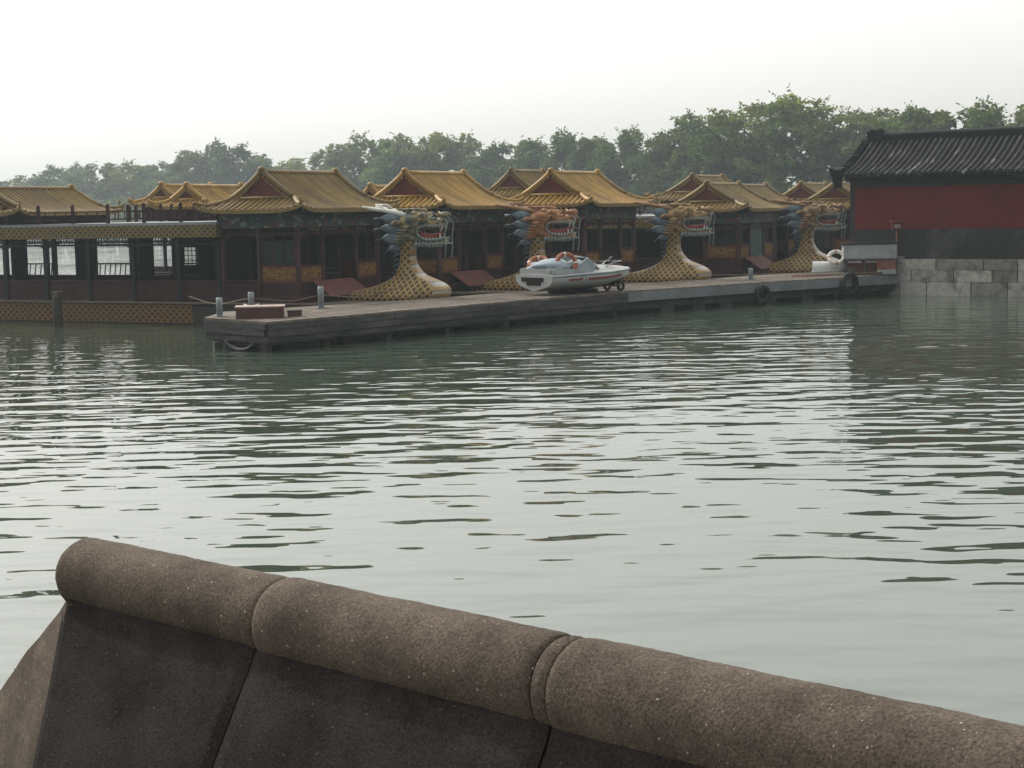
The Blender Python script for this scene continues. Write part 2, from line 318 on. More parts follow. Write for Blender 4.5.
def empty(name, loc=(0, 0, 0), rz=0.0):
    o = bpy.data.objects.new(name, None); COL.objects.link(o); o.location = loc; o.rotation_euler = (0, 0, rz); o.empty_display_size = 0.3
    return o
def tag(o, label=None, cat=None, group=None, kind=None):
    if label: o['label'] = label
    if cat: o['category'] = cat
    if group: o['group'] = group
    if kind: o['kind'] = kind
    return o
def smooth_pts(pts, k=4):
    """Catmull-Rom through points (any tuple length)"""
    out = []; n = len(pts)
    for i in range(n - 1):
        p0, p1, p2, p3 = pts[max(i - 1, 0)], pts[i], pts[i + 1], pts[min(i + 2, n - 1)]
        for j in range(k):
            t = j / k
            out.append(tuple(0.5 * (2 * b + (c - a) * t + (2 * a - 5 * b + 4 * c - d) * t * t + (3 * b - a - 3 * c + d) * t ** 3) for a, b, c, d in zip(p0, p1, p2, p3)))
    out.append(tuple(pts[-1])); return out

# ------------------------------------------------------------------ setting: water, far bank
def water_mat():
    m, t, b = new_mat('lake water'); b.inputs['Base Color'].default_value = (0.050, 0.070, 0.050, 1)
    b.inputs['Roughness'].default_value = 0.02; b.inputs['IOR'].default_value = 1.5
    tc = _node(t, 'ShaderNodeTexCoord')
    def layer(sc, sx, sy, det, rot=0.0):
        mp = _node(t, 'ShaderNodeMapping'); mp.inputs['Scale'].default_value = (sx, sy, 1); mp.inputs['Rotation'].default_value = (0, 0, rot)
        t.links.new(tc.outputs['Object'], mp.inputs[0])
        n = _node(t, 'ShaderNodeTexNoise'); n.inputs['Scale'].default_value = sc; n.inputs['Detail'].default_value = det; n.inputs['Roughness'].default_value = 0.45
        t.links.new(mp.outputs[0], n.inputs['Vector']); return n.outputs[0]
    a = layer(1.0, 0.72, 1.45, 1.6, 0.10)
    c = layer(1.0, 1.5, 2.6, 1.0, -0.15)
    # patchiness of the breeze
    p = layer(1.0, 0.05, 0.09, 2, 0.3)
    pr = _node(t, 'ShaderNodeMapRange'); pr.inputs[1].default_value = 0.35; pr.inputs[2].default_value = 0.65; pr.inputs[3].default_value = 0.45; pr.inputs[4].default_value = 1.3
    t.links.new(p, pr.inputs[0])
    h = mnode(t, 'MULTIPLY', mnode(t, 'ADD', mnode(t, 'MULTIPLY', a, WAVE_A), mnode(t, 'MULTIPLY', c, WAVE_B)), pr.outputs[0])
    bp = _node(t, 'ShaderNodeBump'); bp.inputs['Distance'].default_value = 1.0; bp.inputs['Strength'].default_value = 1.0
    t.links.new(h, bp.inputs['Height']); t.links.new(bp.outputs[0], b.inputs['Normal'])
    return m
WAVE_A, WAVE_B = 0.078, 0.012
M['water'] = water_mat()
mb = MB()
mb.poly([(-480, -60, 0), (340, -60, 0), (340, 640, 0), (-480, 640, 0)])
tag(mb.build('water', M['water']), kind='structure')
# far bank under the trees (a low mound following the shore)
shore = [(-420, 560), (-240, 420), (-112, 352), (-45, 305), (-14, 262), (8, 232), (30, 205), (52, 184), (85, 172), (160, 160)]
mb = MB(); rings = []
for x, y in shore:
    rings.append([(x - 2, y - 10, -0.3), (x, y - 7, 0.45), (x + 6, y + 20, 1.0), (x + 60, y + 160, 1.2), (x + 60, y + 160, -0.3)])
mb.loft(rings, cap=True, smooth=False)
tag(mb.build('far_bank', M['bank']), kind='structure')

# ------------------------------------------------------------------ quay the photographer stands on, and the stone parapet
PA = Vector((-1.48, 5.61)); PD = Vector((0.743, -0.669)); PN = Vector((-0.669, -0.743))   # line, direction, normal to the camera
mb = MB()
e0 = PA + PN * 0.1; e1 = PA + PD * 12 + PN * 0.1
top = [(e0.x + 0.05, e0.y - 0.1, 1.35), (e1.x, e1.y, 1.35), (e1.x, -8, 1.35), (-9, -8, 1.35), (-9, 0.0, 1.35), (-3.4, 2.6, 1.35)]
n = len(top); b0 = len(mb.v); mb.v += top + [(x, y, -0.9) for x, y, z in top]
mb.face(range(n)); mb.face([n + i for i in range(n)][::-1])
for i in range(n): mb.face((i, (i + 1) % n, n + (i + 1) % n, n + i)[::-1])
tag(mb.build('quay', M['pave']), kind='structure')

par = empty('parapet', (PA.x, PA.y, 1.35))
tag(par, 'brown grey stone parapet with a rounded gritty coping in the near foreground', 'parapet')
rnd = random.Random(3)
def roll_stone(t0, t1, r, cz, name, lip0=0.012, lip1=0.012):
    mb = MB(); nt_ = max(8, int((t1 - t0) / 0.02)); rings = []; na = 36
    for i in range(nt_ + 1):
        u = i / nt_; t = t0 + (t1 - t0) * u
        e = min((t - t0), (t1 - t)) ; k = max(0.0, 1 - e / 0.034); rr = r - (lip0 if u < 0.5 else lip1) * k * k
        ring = []
        for j in range(na):
            a = 2 * math.pi * j / na
            wob = 0.0008 * math.sin(t * 9 + 2 * math.sin(a * 2)) + 0.0007 * math.sin(a * 5 + t * 23)
            q = rr + wob + rnd.uniform(-0.0009, 0.0009)
            s_ = math.cos(a) * q * 1.02; z = math.sin(a) * q
            p = PA + PD * t + PN * s_
            ring.append((p.x - PA.x, p.y - PA.y, cz + z - 1.35))
        rings.append(ring)
    mb.loft(rings)
    return mb.build(name, M['stone'], par)
J1, J2 = 1.04, 2.20
ROLLS = [(-0.035, J1 - 0.004, 0.124, 2.272), (J1 + 0.003, J2 - 0.055, 0.133, 2.268), (J2 - 0.052, J2 - 0.002, 0.132, 2.268), (J2 + 0.002, 3.9, 0.136, 2.267), (3.91, 5.6, 0.134, 2.267)]
for k, (a, b_, r, cz) in enumerate(ROLLS):
    roll_stone(a, b_, r, cz, 'coping_roll', 0.04 if k == 0 else 0.007, 0.006)
def shoulder(t0, t1, off, shear=0.0):
    """sloping cap stone below the roll; both faces battered"""
    prof = [(0.085, 2.235), (0.118 + off, 2.19), (0.135 + off, 2.15), (0.40 + off, 1.70), (0.64 + off, 1.30), (-0.52, 1.30), (-0.52, 1.72), (-0.125, 2.15), (-0.085, 2.23)]
    mb = MB(); rings = []; nn = 24
    # refine the front slope
    pr = prof[:3]
    for i in range(1, 14): f = i / 13; pr.append((prof[2][0] + (prof[4][0] - prof[2][0]) * f, prof[2][1] + (prof[4][1] - prof[2][1]) * f))
    pr += prof[5:]
    for i in range(nn + 1):
        t = t0 + (t1 - t0) * i / nn
        e = min(t - t0, t1 - t); ch = 0.012 * max(0, 1 - e / 0.02)
        ring = []
        for s_, z in pr:
            ww = 0.003 * math.sin(7 * t + 9 * z) if s_ > 0.13 else 0
            p = PA + PD * (t + shear * (1 - i / nn) * max(0, 2.16 - z) * (1 if s_ > .1 else 0)) + PN * (s_ + ww - (ch if s_ > 0.1 else 0)); ring.append((p.x - PA.x, p.y - PA.y, z - 1.35))
        rings.append(ring)
    mb.loft(rings, smooth=False)
    return mb.build('cap_stone', M['stone_shaded'], par)
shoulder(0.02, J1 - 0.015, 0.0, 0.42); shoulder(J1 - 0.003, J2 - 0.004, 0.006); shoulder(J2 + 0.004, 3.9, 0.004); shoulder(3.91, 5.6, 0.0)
# descending end stone beyond the left end: a wedge whose lit face starts at the slanting end of the cap stone
mb = MB(); H1, HE, H3 = Vector((-1.53, 5.50, 2.20)), Vector((-2.40, 6.66, 1.24)), Vector((-1.60, 5.06, 1.24))
rows = []
for i in range(17):
    f = i / 16; a = H1.lerp(HE, f); b_ = Vector((a.x + (H3.x - HE.x) * f, a.y + (H3.y - HE.y) * f, a.z)); b_ = H1.lerp(H3, f) if f > 0 else H1 + Vector((.01, -.02, 0))
    wv = .008 * math.sin(f * 17) + .004 * math.sin(f * 41)
    a = a + Vector((wv, 0, wv * .5))
    rows.append([(p.x - PA.x, p.y - PA.y, p.z - 1.35) for p in (b_, a, a + Vector((.10, .03, .0)), a + Vector((.35, -.05, -.12)), b_ + Vector((.30, -.05, -.02)))])
mb.loft(rows, smooth=False)
o = mb.build('end_stone', M['stone'], par); o['label'] = 'paler stone sloping down to the left of the coping'

# ------------------------------------------------------------------ roofs
def gable_roof(parent, cx, cy, zE, a, b, g, rise, axis='y', mats=('tile_gold', 'tile_edge', 'redgable'), pitch=0.22, lift=0.22, name='roof', rr=0.09):
    """hip-and-gable tiled roof. Ridge along local U (half eave length a), slopes fall along V (half b). g = half distance between gables."""
    def W(u, v, z): return (cx + (u if axis == 'x' else v), cy + (v if axis == 'x' else u), z)
    def P(d): t = max(0, min(1, d / b)); return rise * (0.50 * t + 0.50 * t * t)
    def corner(u, v): return lift * (min(1, abs(u) / a) ** 9) * (min(1, abs(v) / b) ** 5)
    main = MB()
    nv, nu = 14, 36
    for sv in (-1, 1):                      # main slopes
        rows = []
        for i in range(nv + 1):
            d = b * i / nv; ue = a - d if d < a - g else g; row = []
            for j in range(nu + 1):
                u = -ue + 2 * ue * j / nu; v = sv * (b - d); row.append(W(u, v, zE + P(d) + corner(u, v)))
            rows.append(row)
        main.loft(rows, 2, cap=False, closed=False)
        low = [[(x, y, z - 0.05) for x, y, z in r] for r in rows[:2]]
        main.loft(low, 1, cap=False, closed=False)
    for su in (-1, 1):                      # end skirts
        rows = []
        for i in range(7):
            d = (a - g) * i / 6; ve = b - d; row = []
            for j in range(21):
                v = -ve + 2 * ve * j / 20; u = su * (a - d); row.append(W(u, v, zE + P(d) + corner(u, v)))
            rows.append(row)
        main.loft(rows, 2, cap=False, closed=False)
    # tile ribs
    def rib(pts, r=0.058):
        rings = []
        for (x, y, z), (tx, ty) in pts:
            rings.append([(x + tx * r * math.cos(q), y + ty * r * math.cos(q), z + 1.0 * r * math.sin(q) + 0.004) for q in (math.pi, 2.4, math.pi / 2, 0.74, 0)])
        main.loft(rings, 0, cap=False, closed=False)
        (x, y, z), (tx, ty) = pts[0]; bb = len(main.v)       # round end tile at the eave
        main.v += [(x + tx * 0.05 * math.cos(2 * math.pi * k / 8), y + ty * 0.05 * math.cos(2 * math.pi * k / 8), z + 0.05 * math.sin(2 * math.pi * k / 8) - 0.005) for k in range(8)]
        main.face(range(bb, bb + 8), 1)
    tu = (1, 0) if axis == 'x' else (0, 1); tv = (0, 1) if axis == 'x' else (1, 0)
    nr = int(2 * a / pitch)
    for sv in (-1, 1):
        for k in range(nr + 1):
            u = -a + 0.03 + (2 * a - 0.06) * k / nr; dmax = b if abs(u) < g else max(0.0, a - abs(u))
            if dmax < 0.06: continue
            m_ = max(2, int(9 * dmax / b) + 1); pts = []
            for i in range(m_ + 1):
                d = -0.03 + (dmax + 0.03) * i / m_; v = sv * (b - d); pts.append((W(u, v, zE + P(d) + corner(u, v)), tu))
            rib(pts)
    nr = int(2 * b / pitch)
    for su in (-1, 1):
        for k in range(nr + 1):
            v = -b + 0.03 + (2 * b - 0.06) * k / nr; dmax = min(a - g, b - abs(v))
            if dmax < 0.06: continue
            pts = []
            for i in range(5):
                d = -0.03 + (dmax + 0.03) * i / 4; u = su * (a - d); pts.append((W(u, v, zE + P(d) + corner(u, v)), tv))
            rib(pts)
    # eave drip edge
    N = 40
    for sv in (-1, 1):
        r1 = [W(-a + 2 * a * j / N, sv * (b + 0.0), zE + corner(-a + 2 * a * j / N, b)) for j in range(N + 1)]
        main.loft([r1, [(x, y, z - 0.085) for x, y, z in r1], [tuple(Vector(W(-a + 2 * a * j / N, sv * (b - 0.12), zE - 0.085 + corner(-a + 2 * a * j / N, b))) ) for j in range(N + 1)]], 1, cap=False, closed=False, smooth=False)
    for su in (-1, 1):
        r1 = [W(su * a, -b + 2 * b * j / N, zE + corner(a, -b + 2 * b * j / N)) for j in range(N + 1)]
        main.loft([r1, [(x, y, z - 0.085) for x, y, z in r1], [W(su * (a - 0.12), -b + 2 * b * j / N, zE - 0.085 + corner(a, -b + 2 * b * j / N)) for j in range(N + 1)]], 1, cap=False, closed=False, smooth=False)
    ro = main.build(name, [M[mats[0]], M[mats[1]], M['tile_channel']], parent)
    # ridges
    rg = MB()
    zt = zE + rise
    rg.tube([W(u, 0, zt + 0.03) for u in (-g, -g * 0.5, 0, g * 0.5, g)], rr * 0.9, 8)
    for su in (-1, 1):
        for sv in (-1, 1):
            pts = []
            dg = a - g
            for i in range(11):
                v = sv * (b - dg) * i / 10; pts.append(W(su * (g + 0.0), v, zE + P(b - abs(v)) + 0.06 + (0.05 if i == 0 else 0)))
            hip = []
            for i in range(1, 9):
                d = dg * (1 - i / 8); u = su * (a - d); v = sv * (b - d); hip.append(W(u, v, zE + P(d) + corner(u, v) + 0.05 + 0.05 * (i / 8) ** 4))
            rg.tube(pts, rr, 7); rg.tube([pts[-1]] + hip, [rr * 0.85] * 5 + [rr * 0.75, rr * 0.7, rr * 0.62, rr * 0.5], 7)
            # ridge beast near the corner
            hx = hip[-3]; rg.tube([(hx[0], hx[1], hx[2]), (hx[0], hx[1], hx[2] + 0.16), (hx[0] + 0.05, hx[1] - 0.03, hx[2] + 0.23)], [0.06, 0.05, 0.02], 6)
        # horizontal ridge at the foot of the gable
        vv = b - (a - g); zb = zE + P(a - g) + 0.05
        rg.tube([W(su * (g + 0.02), -vv, zb), W(su * (g + 0.02), vv, zb)], rr * 0.62, 6)
        rg.sphere(W(su * g, 0, zt + 0.10), (0.13, 0.13, 0.11), 8, 6)
    rg.build('ridge', M[mats[0]], ro)
    # gables: barge board + red field + stepped tile ends
    for su in (-1, 1):
        gb = MB(); vv = b - (a - g) - 0.02; pts = []
        for i in range(-10, 11):
            v = vv * i / 10; pts.append((v, zE + P(b - abs(v))))
        bb = len(gb.v); zb = zE + P(a - g)
        gb.v += [W(su * (g - 0.01), v, z - 0.02) for v, z in pts]
        gb.face(range(bb, bb + len(pts)), 0)
        for sv in (-1, 1):                                   # row of tile ends along the verge
            for i in range(1, 12):
                v = sv * vv * i / 12; z = zE + P(b - abs(v)) - 0.08
                gb.sphere(W(su * (g + 0.05), v, z), (0.055, 0.055, 0.055), 6, 4, 1)
        gb.build('gable', [M[mats[2]], M[mats[1]]], ro)
    return ro

def scroll_panel(mb, o, ux, w_, h, mi, rnd, t=0.018):
    """gilded curling relief, o = lower corner, ux = unit vector along panel, thickness outward by vertex offset"""
    o = Vector(o); ux = Vector(ux); uz = Vector((0, 0, 1))
    k = max(3, int(w_ / (h * 0.30)))
    for i in range(k):
        for row in (0, 1):
            c = o + ux * (w_ * (i + 0.35 + .3 * row) / k + rnd.uniform(-.02, .02)) + uz * (h * (0.27 + .45 * row + rnd.uniform(-.05, .05))); r0 = h * rnd.uniform(.14, .21); s_ = rnd.choice((-1, 1)); a0 = rnd.uniform(0, 6.28)
            sp = [c + ux * (math.cos(a0 + q * 0.6 * s_) * r0 * (1 - q / 13)) + uz * (math.sin(a0 + q * 0.6 * s_) * r0 * (1 - q / 13)) for q in range(12)]
            mb.tube(sp, h * 0.035, 4, mi)
    n_ = 30; ph = rnd.uniform(0, 6)
    pts = [o + ux * (w_ * (0.08 + 0.84 * i / n_)) + uz * (h * (0.5 + 0.13 * math.sin(ph + i / n_ * 5 * w_ / h * .8) + .08 * math.sin(i * .9))) for i in range(n_ + 1)]
    mb.tube(pts, h * 0.045, 5, mi)
def arch_bay(mb, p0, p1, zt, drop, r, th=0.05, mi=0):
    """valance with rounded corner brackets between two posts (p0,p1 2D), top at zt"""
    p0 = Vector(p0); p1 = Vector(p1); L = (p1 - p0).length; d = (p1 - p0) / L; n_ = 14
    top, bot = [], []
    for i in range(n_ + 1):
        s_ = L * i / n_; e = min(s_, L - s_); q = 1 - min(1, e / r); z = zt - drop * (0.35 + 0.65 * (1 - math.sqrt(max(0, 1 - q * q))))
        x, y = p0 + d * s_; top.append((x, y, zt)); bot.append((x, y, z))
    nn = Vector((-d.y, d.x, 0)) * th / 2
    fr = [[tuple(Vector(p) + nn) for p in r_] for r_ in (top, bot)]; bk = [[tuple(Vector(p) - nn) for p in r_] for r_ in (top, bot)]
    mb.loft([fr[0], fr[1], bk[1], bk[0]], mi, cap=False, closed=False, smooth=False)
def lattice_bay(mb, p0, p1, z0, z1, cell=0.13, th=0.022, mi=0):
    p0 = Vector(p0); p1 = Vector(p1); L = (p1 - p0).length; d = (p1 - p0) / L; rz = math.atan2(d.y, d.x); nx = max(2, int(L / cell)); nz = max(1, int((z1 - z0) / cell))
    for i in range(nx + 1):
        c = p0 + d * (L * i / nx); zz0 = z0 + (0.5 * (z1 - z0) / nz if i % 2 else 0); mb.box((c.x, c.y, (zz0 + z1) / 2), (th, th, z1 - zz0), rz, mi)
    for k in range(nz + 1):
        c = (p0 + p1) / 2; mb.box((c.x, c.y, z0 + (z1 - z0) * k / nz), (L, th * 0.9, th), rz, mi)

def pavilion(root, cx, cy, hx, hy, z0, zE, rise, axis, over=0.62, g=None, full=True, mats=('tile_gold', 'tile_edge', 'redgable'), seed=1, near_open=True):
    """posts, beams, panels and a hip-and-gable roof. half sizes hx (along boat) hy (across)."""
    rnd = random.Random(seed)
    if axis == 'y': a, b = hy + over, hx + over
    else: a, b = hx + over, hy + over
    gg = g if g else a - 0.85
    gable_roof(root, cx, cy, zE, a, b, gg, rise, axis, mats)
    zb = zE - 0.02
    # dark underside boards with rafter ends
    ub = MB()
    ub.box((cx, cy, zE - 0.01), (2 * (hx + over) - 0.3, 2 * (hy + over) - 0.3, 0.04))
    for k in range(int(2 * (hx + over) / 0.2)):
        x = cx - hx - over + 0.1 + k * 0.2
        for s_ in (-1, 1): ub.box((x, cy + s_ * (hy + over * 0.55), zE - 0.075), (0.07, over * 0.75, 0.07))
    for k in range(int(2 * (hy + over) / 0.2)):
        y = cy - hy - over + 0.1 + k * 0.2
        for s_ in (-1, 1): ub.box((cx + s_ * (hx + over * 0.55), y, zE - 0.075), (over * 0.75, 0.07, 0.07))
    ub.build('rafters', M['green'], root)
    fr = MB()
    zf = zE - 0.33
    for s_ in (-1, 1):
        fr.box((cx, cy + s_ * hy, zf), (2 * hx + 0.18, 0.14, 0.40)); fr.box((cx + s_ * hx, cy, zf), (0.14, 2 * hy - 0.16, 0.398))
        fr.box((cx, cy + s_ * (hy + 0.05), zf + 0.23), (2 * hx + 0.4, 0.12, 0.1)); fr.box((cx + s_ * (hx + 0.05), cy, zf + 0.232), (0.12, 2 * hy + 0.2, 0.1))
    fr.build('painted_beam', M['painted'], root)
    zt = zE - 0.53
    xs = (-hx, -hx * 0.02, hx) if axis == 'y' else (-hx, -hx / 3, hx / 3, hx)
    ys = (-hy, -hy * 0.42, hy * 0.42, hy)
    posts = sorted({(x, s_ * hy) for x in xs for s_ in (-1, 1)} | {(s_ * hx, y) for y in ys for s_ in (-1, 1)})
    for x, y in posts:
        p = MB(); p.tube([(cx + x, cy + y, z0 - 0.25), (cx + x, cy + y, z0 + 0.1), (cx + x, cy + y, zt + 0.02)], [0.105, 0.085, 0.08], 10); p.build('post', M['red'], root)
    va = MB()
    for i in range(len(xs) - 1):
        for s_ in (-1, 1):
            q0, q1 = (cx + xs[i] + 0.08, cy + s_ * hy), (cx + xs[i + 1] - 0.08, cy + s_ * hy)
            lattice_bay(va, q0, q1, zt - 0.16, zt, 0.12); arch_bay(va, q0, q1, zt - 0.17, 0.20, 0.34)
    for i in range(len(ys) - 1):
        for s_ in (-1, 1):
            q0, q1 = (cx + s_ * hx, cy + ys[i] + 0.08), (cx + s_ * hx, cy + ys[i + 1] - 0.08)
            lattice_bay(va, q0, q1, zt - 0.16, zt, 0.12); arch_bay(va, q0, q1, zt - 0.17, 0.20, 0.34)
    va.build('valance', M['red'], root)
    if full:
        # lower panels with gilded scroll work: front side bays and the forward near side bay
        def panel(q0, q1, out, gold=True, window=True):
            q0 = Vector(q0); q1 = Vector(q1); L = (q1 - q0).length; d = (q1 - q0) / L; rz = math.atan2(d.y, d.x); c = (q0 + q1) / 2; ov = Vector(out)
            p = MB(); p.box((c.x, c.y, z0 + 0.17), (L, 0.07, 0.34), rz); p.box((c.x, c.y, z0 + 0.36), (L, 0.09, 0.05), rz); p.box((c.x, c.y, z0 + 0.90), (L, 0.09, 0.06), rz)
            p.box((c.x, c.y, z0 + 0.63), (L, 0.04, 0.49), rz, 1)
            if gold:
                o3 = q0 + ov * 0.03 + d * 0.05; scroll_panel(p, (o3.x, o3.y, z0 + 0.42), (d.x, d.y, 0), L - 0.1, 0.42, 2, rnd)
            po = p.build('carved_panel', [M['red'], M['panelgold'], M['goldleaf']], root)
            if window:
                w_ = MB(); w_.box((c.x, c.y, (z0 + 0.93 + zt - 0.4) / 2), (L, 0.02, zt - 0.4 - z0 - 0.93), rz, 1)
                for f in (0.02, 0.34, 0.66, 0.98):
                    k = q0 + d * L * f; w_.box((k.x, k.y, (z0 + 0.93 + zt - 0.2) / 2), (0.045, 0.06, zt - 0.2 - z0 - 0.93), rz, 0)
                w_.build('window', [M['red'], M['glass']], root)
        F = hx
        panel((cx + F, cy - hy + 0.09), (cx + F, cy - hy * 0.42 - 0.09), (1, 0), window=False)
        panel((cx + F, cy + hy * 0.42 + 0.09), (cx + F, cy + hy - 0.09), (1, 0), window=False)
        panel((cx - hx * 0.02 + 0.09, cy - hy), (cx + hx - 0.09, cy - hy), (0, -1))
        panel((cx - hx * 0.02 + 0.09, cy + hy), (cx + hx - 0.09, cy + hy), (0, 1), window=False)
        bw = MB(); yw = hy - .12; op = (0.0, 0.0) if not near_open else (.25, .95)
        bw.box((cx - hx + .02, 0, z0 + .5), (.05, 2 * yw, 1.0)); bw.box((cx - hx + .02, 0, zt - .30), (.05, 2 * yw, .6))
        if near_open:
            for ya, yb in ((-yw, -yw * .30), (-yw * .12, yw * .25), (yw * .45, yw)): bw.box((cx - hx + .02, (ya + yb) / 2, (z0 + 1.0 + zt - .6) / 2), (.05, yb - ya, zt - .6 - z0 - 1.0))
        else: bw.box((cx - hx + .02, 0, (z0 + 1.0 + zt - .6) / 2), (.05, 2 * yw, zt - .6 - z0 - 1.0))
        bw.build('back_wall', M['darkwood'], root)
        for s_ in (-1, 1):
            rl = MB(); rl.box((cx - hx / 2, cy + s_ * hy, z0 + 0.14), (hx - 0.2, 0.05, 0.40)); rl.box((cx - hx / 2, cy + s_ * hy, z0 + 0.42), (hx - 0.2, 0.08, 0.05))
            rl.build('rail', M['red'], root)
    return posts

def dragon(root, z0, headmat, seed, with_beard=True):
    """figurehead; local x forward"""
    rnd = random.Random(seed)
    prof = [(0.0, -3.1, 1.22, .84), (.10, -2.9, 1.32, .86), (.24, -2.15, 1.37, .80), (.38, -1.42, 1.33, .70), (.52, -.95, 1.15, .60), (.64, -.68, .86, .51), (.76, -.50, .57, .43), (.90, -.40, .40, .37), (1.08, -.33, .27, .31), (1.28, -.30, .21, .28), (1.5, -.29, .21, .27), (1.7, -.30, .27, .28), (1.92, -.24, .34, .27), (2.15, -.14, .40, .24)]
    prof = smooth_pts(prof, 3)
    mb = MB(); N = 40; rings = []; vv = 0.0
    for i, (z, f0, f1, hw) in enumerate(prof):
        # the neck root is nearer the front of each section: pointed tail aft
        ring = []; cxm = f1 - min(hw * 1.15, (f1 - f0) / 2)
        for j in range(N):
            a = 2 * math.pi * j / N; c, s_ = math.cos(a), math.sin(a)
            if c >= 0: x = cxm + (f1 - cxm) * abs(c) ** 0.9
            else: x = cxm - (cxm - f0) * abs(c) ** 1.0
            ring.append((x, hw * (abs(s_) ** 0.92) * (1 if s_ > 0 else -1), z0 + z))
        rings.append(ring)
    b = mb.loft(rings)
    for i, ring in enumerate(rings):
        # uv: horizontal position along the body side, and height (plus a shear on the long tail)
        L = 0; prev = ring[0]; 
        for j in range(N):
            p = ring[j]; a = 2 * math.pi * j / N
            mb.uv[b + i * N + j] = (p[0] * 1.0 if abs(math.sin(a)) > 0.0 else p[0], p[2])
    for fi, f in enumerate(mb.f):
        if len(f) == 4:
            j = (f[0] - b) % N; a = 2 * math.pi * (j + 0.5) / N
            if math.cos(a) > 0.66: mb.mi[fi] = 1
    neck = mb.build('dragon_neck', [M['scales'], M['belly']], root)
    # pale back fin along the neck
    H = M[headmat]
    def Z(z): return z0 + z
    hd = MB()
    sk = smooth_pts([(-.34, 2.30, .20), (-.10, 2.40, .29), (.18, 2.42, .32), (.48, 2.46, .28), (.78, 2.40, .20), (1.08, 2.40, .15), (1.32, 2.48, .15), (1.44, 2.50, .10)], 3)
    hd.tube([(x, 0, Z(z)) for x, z, r in sk], [r for x, z, r in sk], 14, 0, flat=1.15)
    for s_ in (-1, 1):
        hd.sphere((.12, s_ * .20, Z(2.12)), (.26, .16, .27), 12, 8, 0)            # cheek
        hd.sphere((.60, s_ * .17, Z(2.62)), (.20, .13, .12), 10, 7, 0, .08, rnd)     # brow
        hd.sphere((.34, s_ * .15, Z(2.68)), (.17, .12, .10), 10, 7, 0, .08, rnd)
        hd.sphere((1.34, s_ * .10, Z(2.62)), (.13, .10, .11), 10, 7, 0)             # nostril bulb
        hd.sphere((1.0, s_ * .10, Z(2.50)), (.10, .07, .06), 8, 6, 0)
        for q in range(5): hd.sphere((.02 - q * .13, s_ * .2, Z(2.56 + q * .025)), (.09, .07, .07), 8, 5, 0)  # knobbed temple
    for q in range(7):      # crest of curling tufts over the skull and brow
        x = .62 - q * .13
        for s_ in (-1, 1): hd.tube([(x, s_ * .10, Z(2.66)), (x - .07, s_ * .14, Z(2.80 + .02 * (q % 2))), (x - .20, s_ * .16, Z(2.84))], [.055, .05, .012], 6)
    for s_ in (-1, 1):
        for q in range(6): hd.tube([(.28 - q * .05, s_ * .30, Z(2.30 - q * .09)), (.08 - q * .05, s_ * .40, Z(2.26 - q * .10)), (-.12 - q * .05, s_ * .38, Z(2.30 - q * .10))], [.05, .06, .012], 6)
        hd.tube([(1.20, s_ * .1, Z(2.60)), (1.05, s_ * .2, Z(2.66)), (.95, s_ * .22, Z(2.74))], [.06, .05, .012], 6)
    for q in range(6): hd.sphere((1.1 - q * .2, 0, Z(2.55 + .05 * math.sin(q))), (.09, .06, .08), 8, 5, 0)
    head = hd.build('dragon_head', H, root)
    jw = MB()
    jp = smooth_pts([(.02, 2.06, .20), (.30, 1.90, .15), (.60, 1.80, .115), (.95, 1.76, .10), (1.22, 1.79, .10), (1.38, 1.86, .06)], 3)
    jw.tube([(x, 0, Z(z)) for x, z, r in jp], [r for x, z, r in jp], 12, 0, flat=2.0)
    jw.build('lower_jaw', H, head)
    lp = MB()
    for s_ in (-1, 1):
        lp.tube([(x, s_ * y, Z(z)) for x, z, y in smooth_pts([(1.40, 1.93, .10), (1.18, 1.88, .20), (.90, 1.86, .24), (.62, 1.92, .26), (.44, 2.08, .25), (.50, 2.24, .25), (.72, 2.31, .22), (1.02, 2.30, .18), (1.36, 2.38, .10)], 3)], .030, 7)
    lp.build('lip', M['lipgrey'], head)
    tn = MB(); tn.tube([(x, 0, Z(z)) for x, z in smooth_pts([(.4, 2.02), (.7, 1.94), (1.0, 1.98), (1.22, 2.08)], 3)], [.12, .12, .12, .115, .11, .1, .09, .08, .06, .03], 8, flat=1.5)
    tn.build('tongue', M['mouthred'], head)
    th = MB()
    for s_ in (-1, 1):
        for q in range(7):
            x = .66 + q * .105; th.tube([(x, s_ * (.22 - q * .015), Z(2.30)), (x, s_ * (.22 - q * .015), Z(2.235))], [.028, .006], 6)
            th.tube([(x, s_ * (.23 - q * .017), Z(1.88)), (x, s_ * (.23 - q * .017), Z(1.945))], [.028, .006], 6)
        th.tube([(1.24, s_ * .12, Z(2.36)), (1.26, s_ * .13, Z(2.20)), (1.22, s_ * .13, Z(2.10))], [.05, .035, .006], 7)
        th.tube([(1.20, s_ * .14, Z(1.86)), (1.20, s_ * .14, Z(2.06))], [.045, .006], 7)
    th.tube([(.62, 0, Z(2.315)), (1.32, 0, Z(2.33))], .02, 5, flat=9.0)
    th.build('teeth', M['bone'], head)
    for s_ in (-1, 1):
        e = MB(); e.sphere((.62, s_ * .265, Z(2.47)), .07, 10, 8); eo = e.build('eye', M['goldleaf'], head)
        e2 = MB(); e2.sphere((.645, s_ * .315, Z(2.47)), .045, 8, 6); e2.build('pupil', M['eye'], head)
        h = MB(); hp = smooth_pts([(.02, .16, 2.62, .085), (-.30, .24, 2.72, .08), (-.75, .30, 2.80, .065), (-1.15, .36, 2.86, .06), (-1.42, .40, 2.92, .03)], 3)
        h.tube([(x, s_ * y, Z(z)) for x, y, z, r in hp], [r for *_, r in hp], 8)
        h.tube([(-.72, s_ * .30, Z(2.80)), (-.90, s_ * .20, Z(2.96)), (-1.10, s_ * .16, Z(2.99))], [.06, .045, .015], 7)
